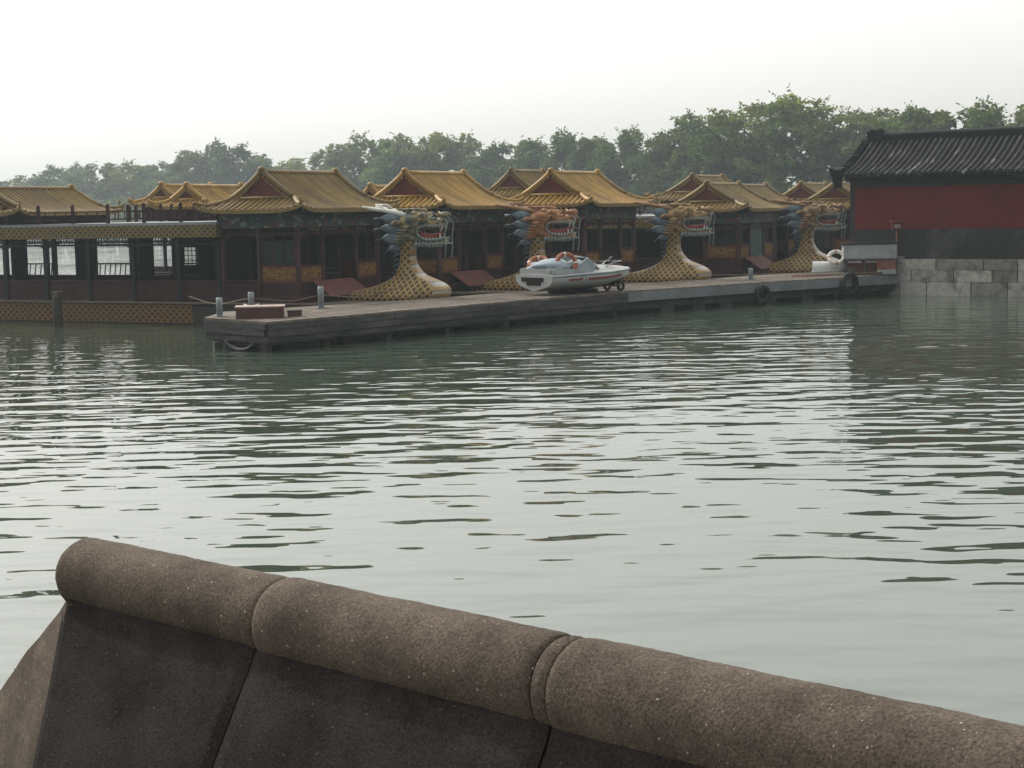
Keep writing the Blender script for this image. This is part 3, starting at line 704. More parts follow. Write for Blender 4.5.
        h.build('horn', M['bone' if headmat == 'head1' else 'hornbrown'], head)
        ea = MB(); ea.tube([(-.05, s_ * .30, Z(2.42)), (-.2, s_ * .46, Z(2.42)), (-.42, s_ * .50, Z(2.34))], [.04, .09, .01], 7); ea.build('ear', H, head)
        wk = MB(); wk.tube([(x, s_ * y, Z(z)) for x, y, z in smooth_pts([(1.36, .14, 2.52), (1.5, .2, 2.36), (1.42, .24, 2.0), (1.44, .22, 1.62), (1.40, .2, 1.3)], 3)], .018, 5); wk.build('whisker', M['lipgrey'], head)
    # mane: layered flame shaped lobes swept back behind the jaw
    mn = MB()
    lobes = [(-.10, 2.40, -1.10, 2.52, .19), (-.12, 2.12, -1.12, 2.18, .18), (-.14, 1.84, -1.05, 1.84, .19), (-.18, 1.60, -.70, 1.44, .12)]
    for s_ in (-1, 1):
        for (x0, zz0, x1, z1, wd) in lobes:
            pp = []; rad = []
            for i in range(9):
                t = i / 8; pp.append((x0 + (x1 - x0) * t, s_ * (.22 + .18 * math.sin(t * 2.6)), Z(zz0 + (z1 - zz0) * t + .09 * math.sin(t * 3.1)))); rad.append(max(.012, wd * (math.sin(min(1, t * 1.15 + .22) * math.pi) ** .8 if t < .8 else (1 - t) * 1.9)))
            mn.tube(pp, rad, 8, 0, flat=.38)
    for q in range(7):
        t = q / 6; mn.tube([(-.33, 0, Z(1.9 - t * .95)), (-.52, 0, Z(1.86 - t * .95)), (-.60, 0, Z(1.76 - t * .95))], [.06, .045, .01], 6, flat=.5)
    mn.build('mane', M['mane'], head)
    if with_beard:
        bd = MB(); bd.box((.95, 0, Z(1.755)), (1.0, .42, .05))
        for s_ in (-1, 1):
            for q in range(8):
                x = .42 + q * .125; bd.tube([(x, s_ * (.22 - q * .012), Z(1.80 + .0 * q)), (x - .05, s_ * (.23 - q * .012), Z(1.70)), (x - .10, s_ * .2, Z(1.63))], [.05, .05, .008], 6)
        bd.build('beard', M['lipgrey'], head)
    return neck

def hull_outline(L, hw, k=26):
    """half outline from stern to bow (x, halfwidth)"""
    out = [(-L, hw * 0.86)]
    for i in range(1, k + 1):
        x = -L + (L + 1.25) * i / k
        if x < -1.9: wv = hw * min(1, 0.86 + 0.14 * ((x + L) / 2.0))
        else:
            t = (x + 1.9) / 3.15; wv = hw * (1 - 0.78 * t ** 1.6)
        out.append((x, wv))
    return out
def hull(root, L, hw, zd, band=True, name='hull'):
    ol = hull_outline(L, hw); mb = MB(); rings = []
    for x, wv in ol:
        s_ = 0.94; rings.append([(x, -wv * s_, -0.5), (x, -wv, 0.02), (x, -wv, zd), (x, wv, zd), (x, wv, 0.02), (x, wv * s_, -0.5)])
    mb.loft(rings, 0, smooth=False)
    h = mb.build(name, M['hull'], root)
    bd = MB()
    for s_ in (-1, 1):
        lo = [(x, s_ * (wv + 0.012), 0.04) for x, wv in ol[:-8]]; hi = [(x, s_ * (wv + 0.012), zd - 0.05) for x, wv in ol[:-8]]
        bd.loft([lo, hi], 0, cap=False, closed=False, smooth=False)
    bd.build('scale_band', M['hullband'], h)
    rb = MB()
    for s_ in (-1, 1):
        rb.tube([(x, s_ * (wv + 0.02), zd - 0.01) for x, wv in ol], 0.05, 6); 
    rb.build('rubbing_strake', M['boatdeck'], h)
    dk = MB(); dk.poly([(x, -wv + 0.03, zd + 0.012) for x, wv in ol] + [(x, wv - 0.03, zd + 0.012) for x, wv in reversed(ol)]); dk.build('deck', M['boatdeck'], root)
    return h
def gallery(root, x0, x1, hy, z0, zr, spacing=1.85, roofrail=True, seed=1, posts_at=None, slim=False):
    rnd = random.Random(seed)
    rf = MB(); L = x1 - x0; cx = (x0 + x1) / 2; ov = 0.30
    rf.box((cx, 0, zr + 0.02), (L, 2 * (hy + ov), 0.10))
    g_ = rf.build('gallery_roof', M['greyroof'], root)
    fs = MB()
    for s_ in (-1, 1): fs.box((cx, s_ * (hy + ov - 0.02), zr - 0.22), (L - 0.02, 0.05, 0.40))
    for q in (x0, x1): fs.box((q, 0, zr - 0.22), (0.05, 2 * (hy + ov) - 0.1, 0.398))
    fs.build('eave_board', M['fascia'], g_)
    cb = MB(); 
    for s_ in (-1, 1): cb.box((cx, s_ * hy, zr - 0.30), (L, 0.10, 0.16))
    cb.build('beam', M['green'], g_)
    n_ = max(1, round(L / spacing)); px = posts_at or [x1 - L * i / n_ for i in range(n_ + 1)]
    for x in px:
        for s_ in (-1, 1):
            p = MB(); p.box((x, s_ * hy, (z0 + zr) / 2 - 0.15), (0.15 if not slim else .11, 0.15 if not slim else .11, zr - z0 - 0.1)); p.build('post', M['green'], root)
    va = {}; rls = {}
    for s_ in (-1, 1):
        vv_ = va[s_] = MB(); rl = rls[s_] = MB()
        for i in range(len(px) - 1):
            a0, a1 = (px[i + 1] + 0.08, s_ * hy), (px[i] - 0.08, s_ * hy)
            if not slim: lattice_bay(vv_, a0, a1, zr - 0.62, zr - 0.38, 0.12); arch_bay(vv_, a0, a1, zr - 0.62, 0.16, 0.32, 0.05)
            else: arch_bay(vv_, a0, a1, zr - 0.40, 0.3, 0.4, 0.05)
            c = ((a0[0] + a1[0]) / 2, s_ * hy); Lb = a1[0] - a0[0]
            rl.box((c[0], c[1], z0 + 0.33), (Lb, 0.05, 0.56)); rl.box((c[0], c[1] - s_ * 0.12, z0 + 0.64), (Lb, 0.34, 0.05))
            if s_ == 1 and i % 2 == 0:     # slanted seat-back balusters, seen against the lake
                for k in range(7):
                    xx = a0[0] + Lb * (k + .5) / 7; rl.box((xx, c[1] + 0.05, z0 + 0.86), (0.03, 0.03, 0.42), 0, 0, 0.0, -0.2)
                rl.box((c[0], c[1] + 0.09, z0 + 1.06), (Lb, 0.05, 0.05))
    for s_ in (-1, 1): va[s_].build('valance', M['green'], root); rls[s_].build('bench_rail', M['red'], root)
    # inside: partitions with openings
    if not slim:
        for x in px[2::3]:
            for s_ in (-1, 1):
                pt = MB(); pt.box((x, s_ * (hy * 0.70), (z0 + zr) / 2), (0.06, hy * 0.3, zr - z0 - 0.1)); pt.build('partition', M['darkwood'], root)
        # closed cabin side on the far side near the pavilion, with small lattice windows
        for i in (0, 1, 2):
            pt = MB(); xa, xb = px[i + 1], px[i]; zc = z0 + 1.45
            pt.box(((xa + xb) / 2, hy - .1, z0 + .5), (xb - xa, .05, 1.0)); pt.box(((xa + xb) / 2, hy - .1, zr - .5), (xb - xa, .05, 0.7))
            f_ = (.32, .5, .26)[i]; pt.box((xa + (xb - xa) * f_ / 2, hy - .1, z0 + 1.4), ((xb - xa) * f_, .05, .85)); pt.box((xb - (xb - xa) * .15, hy - .1, z0 + 1.4), ((xb - xa) * .3, .05, .85))
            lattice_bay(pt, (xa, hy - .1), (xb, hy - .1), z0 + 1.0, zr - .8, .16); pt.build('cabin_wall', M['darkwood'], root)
    else:
        pt = MB(); pt.box((cx, hy - .1, (z0 + zr) / 2 - .1), (L - .2, .05, zr - z0 - .3)); pt.build('cabin_wall', M['darkwood'], root)
    if roofrail:
        for s_ in (-1, 1):
            rr = MB(); yy = s_ * (hy + 0.05)
            for z in (0.20, 0.46): rr.box((cx, yy, zr + z), (L - .1, 0.035, 0.035))
            k = int(L / 0.45)
            for i in range(k): rr.box((x0 + .1 + (L - .2) * i / k, yy, zr + 0.33), (0.028, 0.028, 0.26))
            k2 = max(2, int(L / 1.45))
            for i in range(k2 + 1):
                xx = x0 + .08 + (L - .16) * i / k2
                rr.box((xx, yy, zr + 0.35), (0.09, 0.09, 0.58)); rr.sphere((xx, yy, zr + 0.66), .06, 7, 5)
            rr.build('roof_railing', M['red'], g_)
    return g_

HEAD = R(-26.7)
def boat(name, x, y, L, label, head=None, hmat='head1', pav=(-4.0, 1.4, 2.35, 3.56, 1.18), gal=None, aft=(), seed=1, zd=0.68, teal=False, group=None, hw=2.6, mats=('tile_gold', 'tile_edge', 'redgable'), rz=HEAD, slim=False, board=True, pax='y', posts_at=None, cat='dragon boat', dz=0.0, galz=3.18):
    root = empty(name, (x, y, 0), rz); tag(root, label, cat, group)
    hull(root, L, hw, zd)
    pcx, phx, phy, zE, rise = pav
    fl = MB(); fl.box((pcx, 0, zd + 0.15), (2 * phx + 0.3, 2 * phy + 0.24, 0.27)); fl.build('floor', M['red'], root)
    pavilion(root, pcx, 0, phx, phy, zd + 0.28, zE, rise, pax, seed=seed, mats=mats, near_open=not slim)
    if board:
        bo = MB(); bo.box((pcx + phx + 0.42, -0.55, zd + 0.42), (0.85, 2.3, 0.05), 0, 0, R(34)); bo.build('red_board', M['ramp'], root)
    if teal:
        td = MB(); td.box((pcx + phx - .03, 0.05, (zd + .3 + zE - .6) / 2), (0.05, phy * .8, zE - .85 - zd)); td.build('door', M['teal'], root)
    if gal: gallery(root, gal[0], gal[1], hw - 0.35, zd + 0.02, galz, seed=seed, slim=slim, posts_at=posts_at)
    for (ax_, ahx, ahy, az, ar, axis) in aft:
        gable_roof(root, ax_, 0, az, (ahy if axis == 'y' else ahx), (ahx if axis == 'y' else ahy), (ahy if axis == 'y' else ahx) - 0.6, ar, axis, mats, name='aft_roof')
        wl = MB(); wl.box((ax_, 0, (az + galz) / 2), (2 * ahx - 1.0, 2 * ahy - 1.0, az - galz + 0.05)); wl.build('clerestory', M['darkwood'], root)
    if head: dragon(root, zd + 0.02, hmat, seed, True)
    return root

boat('dragon_boat', -3.15, 52.0, 24, 'tiled pavilion boat nearest the camera, its dragon head dark green and cream with pale horns', True, 'head1',
     gal=(-23.5, -5.5), aft=[(-15.4, 1.95, 2.7, 3.62, 0.86, 'y')], mats=('tile_gold_old', 'tile_edge', 'redgable'), seed=1, posts_at=[-5.65, -7.25, -9.1, -10.95, -12.8, -14.6, -16.5, -18.5, -20.5, -22.5])
boat('dragon_boat', 1.0, 57.0, 16.2, 'second dragon boat from the camera, orange brown head rising behind the white speedboat', True, 'head2',
     gal=(-15.6, -5.5), aft=[(-13.6, 1.35, 2.3, 3.75, 0.75, 'y')], seed=2, slim=True)
boat('dragon_boat', 6.1, 61.0, 24, 'third dragon boat from the camera, tan dragon head, yellow chest right of the speedboat', True, 'head3',
     gal=(-23.5, -5.5), aft=[(-22.2, 1.3, 2.3, 3.9, 0.78, 'y'), (-12.0, 1.3, 2.3, 3.5, 0.9, 'y')], seed=3, slim=True)
boat('dragon_boat', 12.1, 67.0, 15, 'fourth dragon boat, pinkish tan dragon head beside the grey locker near the red wall', True, 'head4',
     pav=(-3.6, 1.4, 2.2, 3.25, 1.02), gal=(-14.5, -5.1), aft=[(-12.6, 1.5, 2.2, 4.0, 1.05, 'y')], seed=4, slim=True, teal=True, galz=3.0, mats=('tile_gold_old', 'tile_edge', 'redgable'))
# second row, seen only as roofs and upper posts between the front boats
def back_boat(x, y, lab, zE, rise, phx=1.5, phy=2.3, seed=9):
    boat('pavilion_boat', x, y, 9, lab, None, pav=(-4.0, phx, phy, zE, rise), gal=(-8.8, -5.7), seed=seed, slim=True, mats=('tile_gold_old', 'tile_edge', 'redgable'), group='roofed boats in the second row', cat='boat', galz=3.0, board=False)
back_boat(13.2, 78.5, 'old yellow roof between the third and fourth dragon boats, upper of the two there', 3.75, 1.05, seed=11)
back_boat(14.4, 71.9, 'low yellow roofed boat squeezed directly left of the fourth dragon boat gable', 3.25, 1.0, 1.3, 2.1, seed=12)
back_boat(18.6, 80.0, 'yellow roofed boat with its ridge just right behind the fourth dragon boat', 3.3, 1.05, seed=13)
back_boat(19.2, 74.8, 'yellow roofed boat whose ridge runs behind the left end of the red wall', 3.25, 1.05, 1.4, 2.3, seed=14)

# ------------------------------------------------------------------ pier
pier = empty('pier', (-6.1, 41.2, 0)); tag(pier, 'long low concrete pier with pale planked deck in front of the dragon boats', 'pier')
F = [(-6.10, 41.24), (3.75, 52.97), (8.53, 57.1), (14.75, 61.75)]
B = [(-8.09, 43.5), (-8.0, 46.0), (-3.0, 50.2), (1.35, 55.1), (6.2, 59.6), (9.6, 62.9), (12.4, 65.2)]
def loc(p, z): return (p[0] + 6.1, p[1] - 41.2, z)
ZD = 0.78
outline = F + [(15.4, 63.2)] + B[::-1]
mb = MB(); n = len(outline); mb.v += [loc(p, ZD) for p in outline] + [loc(p, ZD - 0.06) for p in outline]
mb.face(range(n)); mb.face([n + i for i in range(n)][::-1])
for i in range(n): mb.face((i, (i + 1) % n, n + (i + 1) % n, n + i)[::-1])
mb.build('deck', M['planks'], pier)
gp = MB()
for (a, b_), wd in (((F[0], F[1]), 2.9), ((F[1], F[2]), 2.9), ((F[2], F[3]), 2.9)):
    a = Vector(a); b_ = Vector(b_); L = (b_ - a).length; d = (b_ - a) / L; nn = Vector((-d.y, d.x))
    for k in range(int(L / .42)):
        c = a + d * (.3 + k * .42) + nn * (wd / 2 + .06); gp.box(loc(c, ZD + .002), (.018, wd, .008), math.atan2(d.y, d.x))
gp.build('plank_seams', M['darkwood'], pier)
def shrink(pts, d):
    c = Vector((sum(p[0] for p in pts) / len(pts), sum(p[1] for p in pts) / len(pts))); out = []
    for i, p in enumerate(pts):
        a = Vector(pts[i - 1]); b = Vector(p); c2 = Vector(pts[(i + 1) % len(pts)])
        n1 = Vector((-(b - a).y, (b - a).x)).normalized(); n2 = Vector((-(c2 - b).y, (c2 - b).x)).normalized(); m_ = (n1 + n2).normalized(); out.append(tuple(b + m_ * d))
    return out
sl = shrink(outline, 0.06)
mb = MB(); mb.v += [loc(p, ZD - 0.062) for p in sl] + [loc(p, ZD - 0.34) for p in sl]
mb.face(range(n)); mb.face([n + i for i in range(n)][::-1])
for i in range(n): mb.face((i, (i + 1) % n, n + (i + 1) % n, n + i)[::-1])
sl2 = shrink(outline, 0.16); b0 = len(mb.v); mb.v += [loc(p, ZD - 0.342) for p in sl2] + [loc(p, ZD - 0.60) for p in sl2]
mb.face([b0 + n + i for i in range(n)][::-1])
for i in range(n): mb.face((b0 + i, b0 + (i + 1) % n, b0 + n + (i + 1) % n, b0 + n + i)[::-1])
mb.build('side_beam', M['concrete'], pier)
mb = MB(); rb2 = random.Random(31)   # weathered boards along the near half and the tip
for (a, b_) in ((F[0], F[1]), (B[0], F[0])):
    a = Vector(a); b_ = Vector(b_); L = (b_ - a).length; d = (b_ - a) / L; nn = Vector((d.y, -d.x))
    for zz, hh in ((ZD - .14, .145), (ZD - .30, .155), (ZD - .465, .15)):
        x = .02
        while x < L - .1:
            l_ = min(rb2.uniform(1.3, 3.4), L - .02 - x); c = a + d * (x + l_ / 2) + nn * (.012 + rb2.uniform(-.012, .012) - (.05 if zz < .4 else 0)); mb.box(loc(c, zz + rb2.uniform(-.006, .006)), (l_ - .02, .07, hh), math.atan2(d.y, d.x) + rb2.uniform(-.003, .003)); x += l_
mb.build('side_boards', M['board'], pier)
mb = MB()   # pale painted facing on the farther half
for (a, b_) in ((F[1], F[2]), (F[2], F[3])):
    a = Vector(a); b_ = Vector(b_); d = (b_ - a).normalized(); nn = Vector((d.y, -d.x)); c = (a + b_) / 2 + nn * 0.0
    mb.box(loc(c, ZD - 0.20), ((b_ - a).length - 0.02, 0.10, 0.30), math.atan2(d.y, d.x))
mb.build('edge_facing', M['concrete_pale'], pier)
def along(s_):
    for a, b_ in zip(F[:-1], F[1:]):
        a = Vector(a); b_ = Vector(b_); L = (b_ - a).length
        if s_ <= L: return a + (b_ - a) * s_ / L, (b_ - a).normalized()
        s_ -= L
    return b_, (b_ - a).normalized()
for s_ in (0.25, 2.3, 4.6, 7.0, 9.6, 12.2, 15.0, 17.4, 18.9, 20.3, 22.5, 24.4, 26.6):
    p, d = along(s_); nn = Vector((-d.y, d.x)); p = p + nn * 0.35; m_ = MB(); wide = s_ > 16
    m_.box(loc(p, -0.1), (0.62 if wide else 0.20, 0.30 if wide else 0.20, 0.56), math.atan2(d.y, d.x)); m_.build('pile', M['concrete' if wide else 'pile'], pier)
    if not wide:
        p2 = p + nn * 1.9; m_ = MB(); m_.box(loc(p2, -0.1), (0.2, 0.2, 0.56), 0.5); m_.build('pile', M['pile'], pier)
for q in ((-7.75, 43.55), (-7.45, 43.15), (-7.1, 45.3)):
    m_ = MB(); m_.tube([loc(q, -0.6), loc(q, 0.25)], 0.10, 9); m_.build('pile', M['pile'], pier)

# pier furniture
def pipe_post(x, y, z0, h, lab, cleat=False):
    r = empty('bollard', (x, y, z0)); tag(r, lab, 'bollard', 'metal pipe bollards on the pier')
    m_ = MB(); m_.tube([(0, 0, 0), (0, 0, h - .02), (0, 0, h)], [0.085, 0.085, 0.07], 12); m_.build('pipe', M['steel'], r)
    m_ = MB(); m_.box((0, 0, 0.015), (0.30, 0.30, 0.03), 0.4); m_.build('base_plate', M['steel'], r)
    if cleat: m_ = MB(); m_.tube([(-0.22, 0, 0.16), (-.1, 0, .12), (.1, 0, .12), (.22, 0, .16)], .045, 7); m_.build('cleat', M['bone'], r)
    return r
pipe_post(-7.72, 43.75, ZD, 0.50, 'grey pipe bollard on the left tip of the pier')
pipe_post(-7.25, 46.15, ZD, 0.52, 'grey pipe bollard with a pale crosspiece behind the brown box', True)
pipe_post(-5.35, 46.6, ZD, 0.62, 'grey pipe bollard standing right of the brown box on the bare planks')
pipe_post(8.6, 59.0, ZD, 0.42, 'short grey pipe bollard on the pier between the third and fourth dragon heads')
bx = empty('wooden_box', (-6.52, 42.95, ZD), 0.0); bx.rotation_euler.z = R(6); tag(bx, 'long brown red box with pinkish worn lid lying on the pier tip', 'box')
m_ = MB(); m_.box((0, 0, 0.14), (1.22, 0.70, 0.28)); m_.box((-.4, -.36, .14), (.05, .03, .26)); m_.box((.4, -.36, .14), (.05, .03, .26)); m_.build('body', M['boxbrown'], bx)
m_ = MB(); m_.box((0, 0, 0.30), (1.28, 0.76, 0.035)); m_.build('lid', M['boxtop'], bx)
m_ = MB(); m_.box((0, 0, .07), (.36, .34, .14), .2); m_.box((0, 0, .15), (.40, .38, .02), .2, 1)
tag(m_.build('small_box', [M['boxbrown'], M['darkwood']], None, (-5.68, 43.35, ZD)), 'small low brown box beside the right end of the long brown box', 'box')
# mooring rope from the bollard to the boat
m_ = MB(); m_.tube([(x, y, z) for x, y, z in smooth_pts([(-9.9, 50.9, 0.98), (-8.6, 48.4, .86), (-7.25, 46.1, 1.12), (-6.2, 46.6, 1.0), (-5.35, 46.65, 1.14), (-4.3, 47.8, 1.02), (-3.2, 49.6, 1.22)], 5)], 0.02, 5)
tag(m_.build('mooring_rope', M['boatdeck']), 'thin slack mooring rope running past the pipe bollards to the nearest boat', 'rope')
mp_ = MB(); mp_.tube([(0, 0, -0.6), (0, 0, 0.9), (0, 0, 1.12)], [0.16, 0.15, 0.13], 9); mp_.box((0, 0, 1.08), (.36, .22, .07))
tag(mp_.build('mooring_post', M['pile'], None, (-14.55, 53.0, 0)), 'dark wooden mooring post standing in the water against the nearest boat hull', 'post')
def tyre(p, d, z, lab, R0=0.34):
    m_ = MB(); m_.torus((0, 0, 0), R0, 0.10, (-d[1] * -1, -d[0], 0), 28, 10)
    r = empty('tyre', (p[0], p[1], z)); tag(r, lab, 'tyre', 'tyre fenders on the pier edge'); m_.build('rubber', M['black'], r)
    m_ = MB(); m_.tube([(0, 0, R0), (0, 0, R0 + .22)], .02, 5); m_.build('rope', M['boatdeck'], r)
p, d = along(21.75); tyre((p.x + d.y * .16, p.y - d.x * .16), (d.x, d.y), 0.36, 'black tyre fender under the pier edge below the short bollard', .26)
p, d = along(26.2); tyre((p.x + d.y * .16, p.y - d.x * .16), (d.x, d.y), 0.52, 'black tyre fender on the pale pier edge near the grey locker', .36)
m_ = MB(); m_.tube([(x, y, z) for x, y, z in smooth_pts([(-7.35, 42.45, .22), (-7.2, 42.3, .08), (-6.9, 42.0, .02), (-6.62, 41.7, .10), (-6.5, 41.6, .22)], 4)], 0.06, 7)
tag(m_.build('rubber_fender', M['black']), 'black rubber strap sagging under the left end of the pier', 'fender')

# ------------------------------------------------------------------ speedboat on its trolley
SBX, SBY, SBR = 2.28, 52.6, R(39)
def sbw(x, y, z): return (SBX + x * math.cos(SBR) - y * math.sin(SBR), SBY + x * math.sin(SBR) + y * math.cos(SBR), ZD + z)
sb = empty('speedboat', (SBX, SBY, ZD), SBR); sb.scale = (1.1, 1.1, 0.98); tag(sb, 'small white speedboat with red side stripe parked ashore on the pier', 'speedboat')
def sb_sec(x):
    t = (x + 1.8) / 3.65      # 0 stern .. 1 bow
    wv = 0.80 * (1 - max(0, (t - .45) / .55) ** 2.2 * .96); keel = 0.12 + 0.42 * max(0, (t - .5) / .5) ** 2; ch = 0.30 + 0.22 * max(0, (t - .5) / .5) ** 1.6; sh = 0.60 + 0.10 * t
    return wv, keel, ch, sh
mb = MB(); rings = []; st_ = MB(); rub = MB(); r1, r2 = [], []
for i in range(25):
    x = -1.8 + 3.65 * i / 24; wv, k, c, s_ = sb_sec(x)
    rings.append([(x, -wv, s_), (x, -wv * 1.0, (s_ + c) / 2), (x, -wv * .80, c), (x, 0, k), (x, wv * .80, c), (x, wv, (s_ + c) / 2), (x, wv, s_), (x, wv * .9, s_ + .05), (x, 0, s_ + .07), (x, -wv * .9, s_ + .05)])
    r1.append((x, -wv - .012, s_ + .0)); r2.append((x, wv + .012, s_))
mb.loft(rings, 0, smooth=True); hb = mb.build('hull', M['white'], sb)
rub.tube(r1, .035, 6); rub.tube(r2, .035, 6); rub.build('rubbing_strip', M['lockergrey'], hb)
for s_ in (-1, 1):
    lo, hi = [], []
    for i in range(4, 20):
        x = -1.8 + 3.65 * i / 24; wv, k, c, sh = sb_sec(x); zc = (sh + c) / 2
        lo.append((x, s_ * (wv * 0.985 + .012), zc - .02)); hi.append((x, s_ * (wv + .012), zc + .05))
    st_.loft([lo, hi], 0, cap=False, closed=False, smooth=False)
    for q in (0.0, 0.12): 
        x = -.62 + q; st_.box((x, s_ * .825, .50), (.035, .02, .16), 0, 1, R(35))
st_.build('stripe', [M['stripe'], M['white']], hb)
dk_ = MB()   # foredeck with raised cuddy
rg_ = []
for i in range(11):
    x = -.15 + 1.85 * i / 10; wv, k, c, sh = sb_sec(x); hgt = .20 * (1 - i / 10) ** .7
    rg_.append([(x, -wv * .86, sh + .05), (x, -wv * .6, sh + .06 + hgt), (x, 0, sh + .08 + hgt), (x, wv * .6, sh + .06 + hgt), (x, wv * .86, sh + .05)])
dk_.loft(rg_, 0, cap=False, closed=False); dk_.build('foredeck', M['white'], sb)
ck = MB()
for s_ in (-1, 1): ck.box((-.95, s_ * .66, .74), (1.5, .16, .14))
ck.box((-1.65, 0, .74), (.22, 1.3, .2)); ck.box((-.85, 0, .70), (.5, 1.1, .22)); ck.build('cockpit_seat', M['lockergrey'], sb)
ws = MB()
fr_ = [(.12, -.62, .78), (-.28, -.58, 1.14), (-.34, 0, 1.20), (-.28, .58, 1.14), (.12, .62, .78)]
ws.tube(fr_, .022, 6); ws.tube([(.30, -.2, .86), (-.34, -.2, 1.18)], .018, 5); ws.tube([(.30, .2, .86), (-.34, .2, 1.18)], .018, 5); ws.tube([(.12, -.62, .78), (.34, 0, .86), (.12, .62, .78)], .022, 6)
ws.tube([(-.28, -.58, 1.14), (-.85, -.66, .82)], .018, 5); ws.tube([(-.28, .58, 1.14), (-.85, .66, .82)], .018, 5)
wf = ws.build('windscreen_frame', M['lockergrey'], sb)
gl = MB(); gl.poly([(.12, -.62, .80), (.32, 0, .88), (-.33, 0, 1.19), (-.27, -.58, 1.13)]); gl.poly([(.12, .62, .80), (.32, 0, .88), (-.33, 0, 1.19), (-.27, .58, 1.13)]); gl.poly([(.10, -.63, .80), (-.28, -.59, 1.12), (-.83, -.67, .81)])
gl.build('windscreen', mat('scuffed perspex', (0.22, 0.26, 0.28), 0.15, 0.2, 3), sb)
br = MB(); br.tube(smooth_pts([(.5, -.5, .82), (.8, -.46, .94), (1.35, -.22, .97), (1.55, 0, .97), (1.35, .22, .97), (.8, .46, .94), (.5, .5, .82)], 3), .018, 6); br.build('bow_rail', M['steel'], sb)
pl = MB(); pl.tube([(.35, -.35, .80), (.95, -.25, 1.12)], .022, 6); pl.build('wiper_pole', M['bone'], sb)
en = MB(); en.box((-1.812, .05, .50), (.03, .95, .13)); en.box((-1.81, .0, .38), (.03, .6, .13)); en.build('transom_panel', M['darkwood'], sb)
cl = MB(); rr_ = random.Random(12)
for k in range(7):
    x0 = rr_.uniform(-1.2, .6); y0 = rr_.uniform(-.6, .5); a = rr_.uniform(-.6, .6); ln = rr_.uniform(.5, 1.1); cl.tube([(x0, y0, .95), (x0 + ln * .5 * math.cos(a), y0 + ln * .5 * math.sin(a), 1.02 + rr_.uniform(0, .1)), (x0 + ln * math.cos(a), y0 + ln * math.sin(a), .92)], .016, 5)
for k in range(4): cl.box((rr_.uniform(-1.0, .4), rr_.uniform(-.5, .4), .96), (rr_.uniform(.12, .3), rr_.uniform(.1, .2), .10), rr_.uniform(0, 3))
cl.build('loose_gear', M['black'], sb)
# tarpaulin bundle and life rings lying in the stern
tp = MB(); rr_ = random.Random(5)
for (x, y, z, a, b_, c) in ((-1.30, -.1, .88, .60, .58, .24), (-.95, .2, .92, .40, .4, .20), (-1.55, .35, .82, .34, .3, .2), (-.55, -.30, .88, .38, .36, .20), (-.1, -.5, .82, .30, .20, .14), (-1.3, -.45, .84, .34, .26, .16)): tp.sphere((x, y, z), (a, b_, c), 20, 11, 0, .16, rr_)
o = tag(tp.build('tarpaulin', M['tarp'], None, (SBX, SBY, ZD), SBR), 'crumpled pale blue grey tarpaulin heaped in the stern of the white speedboat', 'tarpaulin')
def life_ring(loc_, ax, lab, R0=.32, c1='orange', c2='bone'):
    m_ = MB(); m_.torus((0, 0, 0), R0, .075, ax, 32, 10, bands=lambda i, n_: 1 if (i % 8) == 0 else 0)
    r = tag(m_.build('life_ring', [M[c1], M[c2]], None, loc_), lab, 'life ring')
    return r
life_ring(sbw(-1.10, -.55, .96), (.30, -.85, .30), 'orange life ring leaning upright against the tarpaulin in the speedboat', .31)
life_ring(sbw(-1.5, .35, 1.0), (-.1, -.45, .8), 'orange life ring lying flat at the stern of the speedboat', .28)
tr = empty('boat_trolley', sbw(1.15, -.1, 0), SBR); tag(tr, 'dark two wheeled trolley under the bow of the white speedboat', 'trolley')
for s_ in (-1, 1):
    m_ = MB(); m_.torus((.15, s_ * .32, .16), .12, .05, (0, 1, 0), 18, 7); m_.build('wheel', M['black'], tr)
m_ = MB(); m_.tube([(.15, -.32, .16), (.15, .32, .16)], .03, 6); m_.box((.15, 0, .28), (.12, .7, .08)); m_.tube([(.15, 0, .22), (-1.6, 0, .12)], .035, 6); m_.build('frame', M['darkwood'], tr)
m_ = MB(); m_.box((-.85, 0, .07), (.12, 1.2, .14)); m_.box((.1, 0, .07), (.12, 1.2, .14))
tag(m_.build('chock', M['darkwood'], None, (SBX, SBY, ZD), SBR), 'dark timber chocks under the hull of the speedboat', 'chock')

# ------------------------------------------------------------------ clutter at the right end of the pier
lk = empty('locker', (13.42, 61.72, ZD), R(-4)); tag(lk, 'pale grey metal locker with a flat lid on a dark stand by the red wall', 'locker')
m_ = MB(); m_.box((0, 0, .86), (1.95, .55, .54)); 
for k in range(3): m_.box((-.65 + k * .65, -.281, .86), (.6, .012, .46))
m_.build('body', M['lockergrey'], lk)
m_ = MB(); m_.box((0, 0, 1.155), (2.1, .66, .05)); m_.build('lid', M['darkwood'], lk)
m_ = MB(); m_.box((0, 0, .55), (2.0, .58, .08)); 
for k in (-.85, -.2, .45, .9): m_.box((k, -.23, .255), (.1, .1, .51)); m_.box((k, .23, .255), (.1, .1, .51))
m_.build('stand', M['concrete'], lk)
m_ = MB(); m_.box((-.1, 0, .22), (1.45, .36, .42)); tag(m_.build('dark_crate', M['boxbrown'], None, (13.35, 61.72, ZD), R(-4)), 'long dark crate pushed under the pale grey locker', 'crate')
m_ = MB(); m_.box((0, 0, .25), (.66, .5, .46)); m_.box((0, -.26, .10), (.68, .02, .16), 0, 1); m_.box((0, 0, .49), (.7, .54, .04)); 
tag(m_.build('rusty_crate', [M['rust'], M['lockergrey']], None, (13.98, 61.42, ZD), R(-8)), 'reddish brown crate in front of the right end of the grey locker', 'crate')
